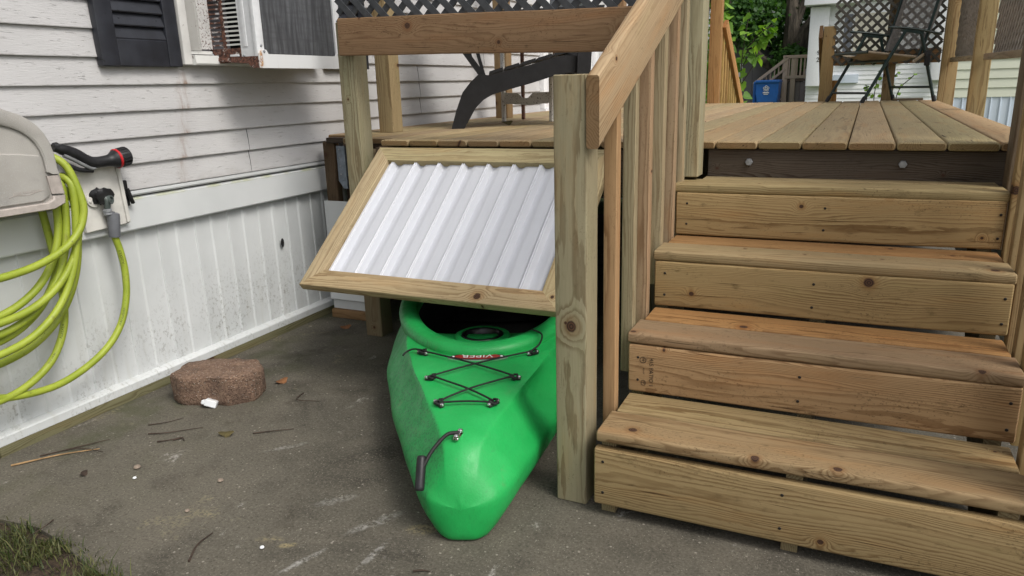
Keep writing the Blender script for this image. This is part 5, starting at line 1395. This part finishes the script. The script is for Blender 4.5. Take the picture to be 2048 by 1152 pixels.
nw = thing("newel_post", "pine newel with handrail stub at the top of the deck's back steps", "post", (-.36, 7.2, 0))
m = MB(); m.board((-.345, 7.25, 0), (-.335, 7.25, 1.54), (1, 0, 0), .10, .089, (.275, .195, .095), .004, seed=95); obj("shaft", m, M['wood'], nw)
m = MB(); m.prism([(-.452, 1.05), (-.425, 1.05), (-.425, 1.59), (-.437, 1.60), (-.450, 1.595), (-.458, 1.50), (-.458, 1.35)], lambda a, b, d: (a, d, b), 7.35, 7.19); m.V = m.V
hs_ = MB(); hs_.board((-.405, 7.2, 1.50), (-.405, 8.3, .85), (0, 0, 1), .12, .03, (.20, .13, .06), .004, seed=96); obj("handrail", hs_, M['wood'], nw)
m = MB(); m.board((-.27, 7.36, 0), (-.27, 7.36, 1.09), (1, 0, 0), .05, .05, (.42, .25, .09), .003); obj("short_stake", m, M['wood'], nw)
lf = thing("back_stair_railing", "orange toned stair railing dropping away behind the deck's far left", "railing", (-1.2, 7.5, 0))
m = MB(); m.board((-1.30, 7.25, .3), (-1.30, 7.25, 2.3), (1, 0, 0), .105, .089, (.42, .25, .095), .004, seed=97); each("post", m, M['wood'], lf)
m = MB(); m.board((-1.235, 7.32, 1.62), (-1.235, 8.62, .80), (0, 0, 1), .125, .035, (.46, .235, .085), .005, .5, .5, seed=98); obj("handrail", m, M['wood'], lf)
m = MB()
for k in range(8):
    y = 7.40 + .14 * k; m.board((-1.265, y, .2), (-1.265, y, 1.62 - (y - 7.32) * .63 - .03), (1, 0, 0), .036, .036, (.50, .33, .12), .002)
each("baluster", m, M['wood'], lf)

# ------------------------------------------------------------------ far background
def lap_wall(m, a, b, z0, z1, nrm, exp=.10, off=.012):
    a, b, nrm = Vector(a), Vector(b), Vector(nrm); z = z0; r0, r1 = [], []
    while z < z1:
        for o_, zz in ((.0, z), (off, z + .001), (0.0, min(z + exp, z1) - .001)):
            p = a + nrm * o_; q = b + nrm * o_
            r0.append((p.x, p.y, zz)); r1.append((q.x, q.y, zz))
        z += exp
    m.grid([r0, r1])
def gable(label, x0, x1, y0, y1, zt, zr, mat, nm="neighbour_house", exp=.10, z0=.0):
    t = thing(nm, label, "house", ((x0 + x1) / 2, y0, 0))
    m = MB(); lap_wall(m, (x0, y0, 0), (x1, y0, 0), z0, zt, (0, -1, 0), exp); lap_wall(m, (x1, y0, 0), (x1, y1, 0), z0, zt, (1, 0, 0), exp); lap_wall(m, (x0, y1, 0), (x0, y0, 0), z0, zt, (-1, 0, 0), exp)
    m.box(x0 + .01, y0 + .01, 0, x1 - .01, y1, zt)
    obj("wall", m, mat, t, smooth=False)
    return t
nb = gable("white sided neighbouring home behind the lattice and folding chair", -1.24, 1.40, 18.0, 27, 2.75, 3.3, M['nbr_siding'], exp=.095)
m = MB(); m.box(-1.24, 17.80, .92, -.86, 17.985, 2.56, .02); m.box(1.13, 17.80, .98, 1.40, 17.985, 2.56, .02); co = each("corner_panel", m, M['door_white'], nb)
m = MB(); text_mesh("9", .13, lambda x, y, z: (-1.02 + x, 17.798 - z, 1.62 + y), m, .004); text_mesh("2", .13, lambda x, y, z: (-1.02 + x, 17.798 - z, 1.48 + y), m, .004); obj("house_number", m, M['ink'], co)
m = MB(); m.box(-1.36, 17.6, 2.58, -.30, 18.0, 2.80, .01); m.box(-.30, 17.9, 2.62, 1.5, 18.0, 2.80, .01); obj("fascia", m, M['door_white'], nb)
m = MB(); m.prism([(-1.5, 2.8), (1.7, 2.8), (.1, 3.5)], lambda a, b, d: (a, d, b), 27.2, 17.7); obj("roof", m, M['roof'], nb, smooth=False)
m = MB(); m.box(-.62, 17.94, 1.35, .60, 17.985, 2.45, .01); wf = obj("window_frame", m, M['door_white'], nb)
m = MB(); m.box(-.36, 17.93, 1.42, .53, 17.9395, 2.38); obj("curtain", m, plain("cream curtain", (.58, .55, .46), .8, var=.06), wf, smooth=False)
m = MB(); m.box(-.56, 17.93, 1.42, -.40, 17.9395, 2.38); obj("pane", m, plain("grey pane", (.14, .15, .18), .3), wf, smooth=False)
m = MB(); m.box(-.70, 17.93, .98, -.20, 17.985, 1.16, .005); m.box(.24, 17.95, 1.0, .52, 17.985, 1.15, .005); each("vent", m, M['blue_skirt'], nb)
cr = thing("neighbour_house", "cream sided neighbouring home with pale blue skirting beyond the right lattice", "house", (2.2, 12.5, 0))
m = MB(); lap_wall(m, (1.02, 12.5, 0), (6.5, 12.5, 0), .785, 2.9, (0, -1, 0), .127, .016); m.box(1.03, 12.52, .0, 6.5, 13.9, 2.9); obj("wall", m, M['cream'], cr, smooth=False)
m = MB(); pts = []
xx = 1.03
while xx < 6.4:
    pts += [(xx, 0), (xx + .085, 0), (xx + .09, -.015), (xx + .10, -.015), (xx + .105, 0)]; xx += .115
m.grid([[(a, 12.5 + b, .0) for a, b in pts], [(a, 12.5 + b, .785) for a, b in pts]]); obj("skirting", m, M['blue_skirt'], cr, smooth=False)
m = MB(); m.prism([(12.2, 2.9), (14.2, 2.9), (13.2, 3.4)], lambda a, b, d: (d, a, b), .9, 6.8); obj("roof", m, M['roof'], cr, smooth=False)
# grey shed
sh = gable("grey sided shed with a white door left of the big tree", -4.3, -3.05, 23.0, 27.0, 2.05, 2.6, M['shed_grey'], "garden_shed", .11)
m = MB(); lap_wall(m, (-3.05, 22.99, 0), (-2.62, 24.0, 0), 0, 2.0, (.92, -.39, 0), .11); obj("end_wall", m, M['nbr_grey'], sh, smooth=False)
m = MB(); m.prism([(-4.5, 2.05), (-2.6, 2.0), (-3.4, 2.5)], lambda a, b, d: (a, d, b), 27.2, 22.8); obj("roof", m, M['roof'], sh, smooth=False)
m = MB(); m.box(-3.62, 22.93, .05, -3.32, 22.985, 1.55, .01); d_ = obj("door", m, M['door_white'], sh)
m = MB(); m.box(-3.80, 22.95, .95, -3.66, 22.985, 1.35); obj("pane", m, M['glass'], sh, smooth=False)
gh = gable("dark grey house far behind the tree trunk", -2.6, 1.0, 32.0, 38, 1.95, 2.6, M['shed_grey'], "neighbour_house", .2)
m = MB(); m.prism([(-2.9, 1.95), (1.3, 1.95), (1.0, 2.5), (-2.6, 2.5)], lambda a, b, d: (a, d, b), 38.2, 31.7); obj("roof", m, plain("pale shingle", (.34, .27, .24), .9), gh, smooth=False)
# neighbour's weathered porch
pc = thing("porch", "weathered grey timber porch and steps behind the blue bin", "porch", (-1.7, 19.3, 0))
W_ = (.46, .37, .29)
m = MB()
for x in (-1.80, -1.62): m.board((x, 19.2, 0), (x, 19.2, 1.60), (1, 0, 0), .11, .10, W_)
m.board((-2.46, 19.2, 0), (-2.46, 19.2, 1.02), (1, 0, 0), .09, .09, W_); each("post", m, M['weathered'], pc)
m = MB(); m.board((-2.5, 19.15, 1.0), (-1.76, 19.15, 1.58), (0, 0, 1), .07, .04, W_); m.board((-2.45, 19.15, .80), (-1.80, 19.15, 1.33), (0, 0, 1), .05, .04, W_); m.board((-1.86, 19.15, 1.60), (-1.2, 19.15, 1.60), (0, 0, 1), .07, .04, W_); m.board((-1.80, 19.15, 1.14), (-1.2, 19.15, 1.14), (0, 0, 1), .07, .04, W_); each("rail", m, M['weathered'], pc)
m = MB()
for k in range(7): m.board((-1.72 + k * .085, 19.19, 1.12), (-1.72 + k * .085, 19.19, 1.58), (1, 0, 0), .035, .035, W_)
for k in range(7): m.board((-2.40 + k * .09, 19.19, .80 + k * .075), (-2.40 + k * .09, 19.19, 1.08 + k * .071), (1, 0, 0), .03, .03, W_)
each("baluster", m, M['weathered'], pc)
m = MB()
for k in range(5): m.board((-1.64 + k * .125, 19.25, 0), (-1.64 + k * .125, 19.25, 1.03), (1, 0, 0), .12, .02, (.22, .20, .19))
m.board((-1.85, 19.2, 1.07), (-1.1, 19.2, 1.07), (0, 0, 1), .05, .05, (.12, .09, .07)); obj("skirt_boards", m, M['weathered'], pc)
m = MB()
for k in range(3): m.board((-2.42 + .2 * k, 19.5, .2 + .2 * k), (-2.42 + .2 * k, 20.3, .2 + .2 * k), (1, 0, 0), .28, .04, W_)
m.board((-1.9, 19.9, 1.07), (-1.1, 19.9, 1.07), (0, 1, 0), 1.3, .04, W_); each("step", m, M['weathered'], pc)
# blue bin
bn = thing("recycling_bin", "blue wheeled recycling bin standing beside the weathered porch", "bin", (-2.1, 18.9, 0))
m = MB(); bx, by = -2.10, 18.75
idx = m.grid([[(bx + a * .21, by + b * .26, .05) for a, b in ((-1, -1), (1, -1), (1, 1), (-1, 1))], [(bx + a * .25, by + b * .31, 1.02) for a, b in ((-1, -1), (1, -1), (1, 1), (-1, 1))]], close_u=True); m.f(*reversed(idx[0])); m.f(*idx[-1])
m.prism([(-.20, .60), (.20, .60), (.25, .80), (.25, .85), (-.25, .85), (-.25, .80)], lambda a, b, d: (bx + a, d, b), by - .27, by - .315); obj("body", m, M['bin'], bn, smooth=False)
m = MB(); m.box(bx - .27, by - .35, 1.02, bx + .27, by + .34, 1.09, .02); m.box(bx - .34, by - .1, .25, bx - .27, by + .25, 1.06, .02); obj("lid", m, M['bin'], bn)
m = MB()
for sx in (-1, 1): m.lathe([(0, -.03), (.10, -.03), (.10, .03), (0, .03)], Matrix.Translation((bx + sx * .20, by - .24, .10)) @ Matrix.Rotation(R(90), 4, 'Y'), 16)
each("wheel", m, M['black'], bn)
m = MB()
for k in range(5):
    a = R(90 + 72 * k); cx, cz = bx - .02 + .042 * math.cos(a), .90 + .042 * math.sin(a)
    m.tube([(cx + .022 * math.cos(q * .6283), by - .330, cz + .022 * math.sin(q * .6283)) for q in range(10)], .008, 5, closed=True)
m.box(bx - .09, by - .334, .795, bx + .05, by - .326, .82); m.box(bx - .07, by - .334, .765, bx + .03, by - .326, .78)
obj("emblem", m, M['white_ink'], bn)

def limb(m, pts, r0, r1, n=9):
    P = smooth_path(pts, 6); N_ = len(P)
    P = [p + Vector((noise.noise(p * 1.1), noise.noise(p * 1.3 + Vector((9, 0, 0))), 0)) * r0 * .25 for p in P]
    m.tube(P, [r0 + (r1 - r0) * i / (N_ - 1) for i in range(N_)], n)
def leaf_poly(m, c, ax, nrm, s, ti, heart=False):
    sd = ax.cross(nrm).normalized(); nrm = nrm.normalized()
    pr = ((0, 0, 0), (.30, .42, .06), (.62, .36, .0), (1.0, 0, -.10), (.62, -.36, .0), (.30, -.42, .06)) if not heart else ((0, 0, 0), (-.06, .30, .05), (.22, .50, .07), (.60, .34, .0), (1.05, 0, -.14), (.60, -.34, .0), (.22, -.50, .07), (-.06, -.30, .05))
    i = [m.v(c + ax * a * s + sd * b * s + nrm * h * s, ti=(ti, ti, ti)) for a, b, h in pr]
    n_ = len(i); mid = n_ // 2
    m.f(*i[:mid + 1]); m.f(i[0], *i[mid:])
def rvec(rg):
    while True:
        v = Vector((rg.uniform(-1, 1), rg.uniform(-1, 1), rg.uniform(-1, 1)))
        if .05 < v.length < 1: return v
def crown(mb, rg, blobs, n_cl, per, size):
    for _ in range(n_cl):
        c, r = blobs[rg.randrange(len(blobs))]; v = rvec(rg); v = v.normalized() * (v.length ** .45)
        p = Vector((c[0] + v.x * r[0], c[1] + v.y * r[1], c[2] + v.z * r[2]))
        base = rg.uniform(.0, .55)
        for _ in range(per):
            q = p + rvec(rg) * size * 2.2; d = rvec(rg).normalized(); d.z -= .35
            leaf_poly(mb, q, d.normalized(), (Vector((0, -.4, 1)) + rvec(rg) * .8), size * rg.uniform(.7, 1.3), min(1, base + rg.uniform(0, .45)))
# big maple behind
tr = thing("maple_tree", "big dark leafed tree with forked trunk behind the porch", "tree", (-2.0, 23, 0))
m = MB()
limb(m, [(-2.05, 22.6, 0), (-2.02, 22.6, .9), (-1.98, 22.6, 1.6)], .46, .36)
limb(m, [(-1.95, 22.6, 1.45), (-1.72, 22.5, 2.15), (-1.25, 22.6, 3.0), (-.8, 22.8, 4.4)], .27, .14); limb(m, [(-2.02, 22.6, 1.5), (-2.0, 22.5, 2.4), (-2.03, 22.6, 3.4), (-2.1, 22.6, 5)], .24, .13)
limb(m, [(-1.98, 22.55, 2.3), (-1.80, 22.5, 2.9), (-1.55, 22.5, 3.6)], .13, .08)
limb(m, [(-2.15, 22.5, 1.35), (-2.5, 22.4, 1.48), (-2.95, 22.3, 1.85), (-3.4, 22.2, 2.6), (-3.9, 22.1, 3.6)], .17, .08); limb(m, [(-1.9, 22.7, 1.5), (-1.55, 22.9, 2.1), (-.9, 23, 2.5), (.2, 23, 3.2)], .22, .12)
obj("trunk", m, M['bark'], tr)
m = MB(); rg = random.Random(21)
crown(m, rg, [((-3.2, 22.8, 3.0), (1.0, 1.0, .75)), ((-2.6, 23.2, 2.9), (.8, .8, .8)), ((-2.0, 23.6, 3.6), (2.0, 1.2, .9)), ((-3.6, 22.4, 4.0), (1.8, 1.4, 1.0)), ((-.6, 23.4, 3.7), (1.8, 1.2, .8)), ((-1.2, 23.8, 2.7), (.9, .6, .7)), ((-2.9, 24.2, 2.3), (.8, .5, .5)), ((-1.95, 22.2, 1.63), (.35, .2, .16)), ((-2.95, 21.9, 2.75), (.60, .4, .45)), ((-3.3, 21.6, 2.6), (.4, .4, .5)),
               ((-2.0, 23.5, 5.2), (3.4, 2.0, 1.4)), ((1.2, 24, 4.6), (2.2, 1.6, 1.2)), ((-5.0, 23.5, 4.6), (2.0, 1.6, 1.4))], 1250, 9, .13)
obj("crown", m, M['leaf'], tr, smooth=False)
# distant trees closing the horizon
m = MB(); rg = random.Random(5)
crown(m, rg, [((x, 44 + rg.uniform(-2, 3), rg.uniform(.6, 2.4)), (3.0, 2.0, 1.5)) for x in range(-26, 24, 2)] + [((-9, 36, 1.2), (3, 2, 1.5)), ((-6.3, 38, 1), (2.5, 2, 1.2)), ((-3.6, 36, 1.2), (1.8, 1, 1.2))], 700, 8, .36)
obj("distant_trees", m, M['leaf'], smooth=False, kind='stuff', label="dark wood closing the view far behind the homes", cat="trees")
# shrub with big lime leaves just off the deck
sb = thing("leafy_shrub", "tall shrub with large bright lime leaves beyond the deck's far left rail", "shrub", (-1.35, 9.2, 0))
m = MB(); rg = random.Random(8); lv = MB(); stems = []
for k in range(15):
    x0_ = -1.66 + rg.uniform(-.26, .26); y0 = 9.4 + rg.uniform(-.3, .3); h_ = rg.uniform(1.7, 2.6)
    xe = x0_ + rg.uniform(-.16, .14); P = smooth_path([(x0_, y0, 0), (x0_ + .05, y0, .9), ((x0_ + xe) / 2, y0 - .05, h_ * .72), (xe, y0 - .1, h_)], 6)
    m.tube(P, [.014 - .010 * i / len(P) for i in range(len(P))], 6); stems.append(P)
for x_, z_ in ((-1.06, 1.62), (-1.03, 1.70), (-1.2, 1.42)):
    P = smooth_path([(-1.35, 9.3, z_ - .35), (-1.2, 9.25, z_ - .1), (x_, 9.2, z_)], 5); m.tube(P, .006, 6); stems.append(P)
obj("stem", m, M['bark'], sb)
for P in stems:
    for p in P[5:]:
        for _ in range(3):
            if rg.random() < .66:
                d = rvec(rg).normalized(); d.z = -abs(d.z) * .7 - .1
                leaf_poly(lv, p + rvec(rg) * .09, d.normalized(), Vector((0, -.5, .9)) + rvec(rg) * .5, rg.uniform(.06, .125), rg.uniform(0, 1), True)
obj("foliage", lv, M['leaf_lime'], sb, smooth=False)
wd_ = thing("weed", "small straggly weed at the deck's back edge under the folding chair", "plant", (.0, 7.6, .6))
m = MB(); lv = MB(); rg = random.Random(4)
for k in range(5):
    P = smooth_path([(.02 + .05 * k, 7.55, .5), (.0 + .06 * k, 7.55, .95), (.03 + .07 * k + rg.uniform(-.08, .08), 7.5, 1.02 + rg.uniform(0, .14))], 5); m.tube(P, .004, 5)
    for p in P[5:]:
        leaf_poly(lv, p, rvec(rg).normalized(), Vector((0, -1, .4)) + rvec(rg) * .4, rg.uniform(.025, .05), rg.random())
obj("stem", m, M['bark'], wd_); obj("foliage", lv, M['leaf_lime'], wd_, smooth=False)
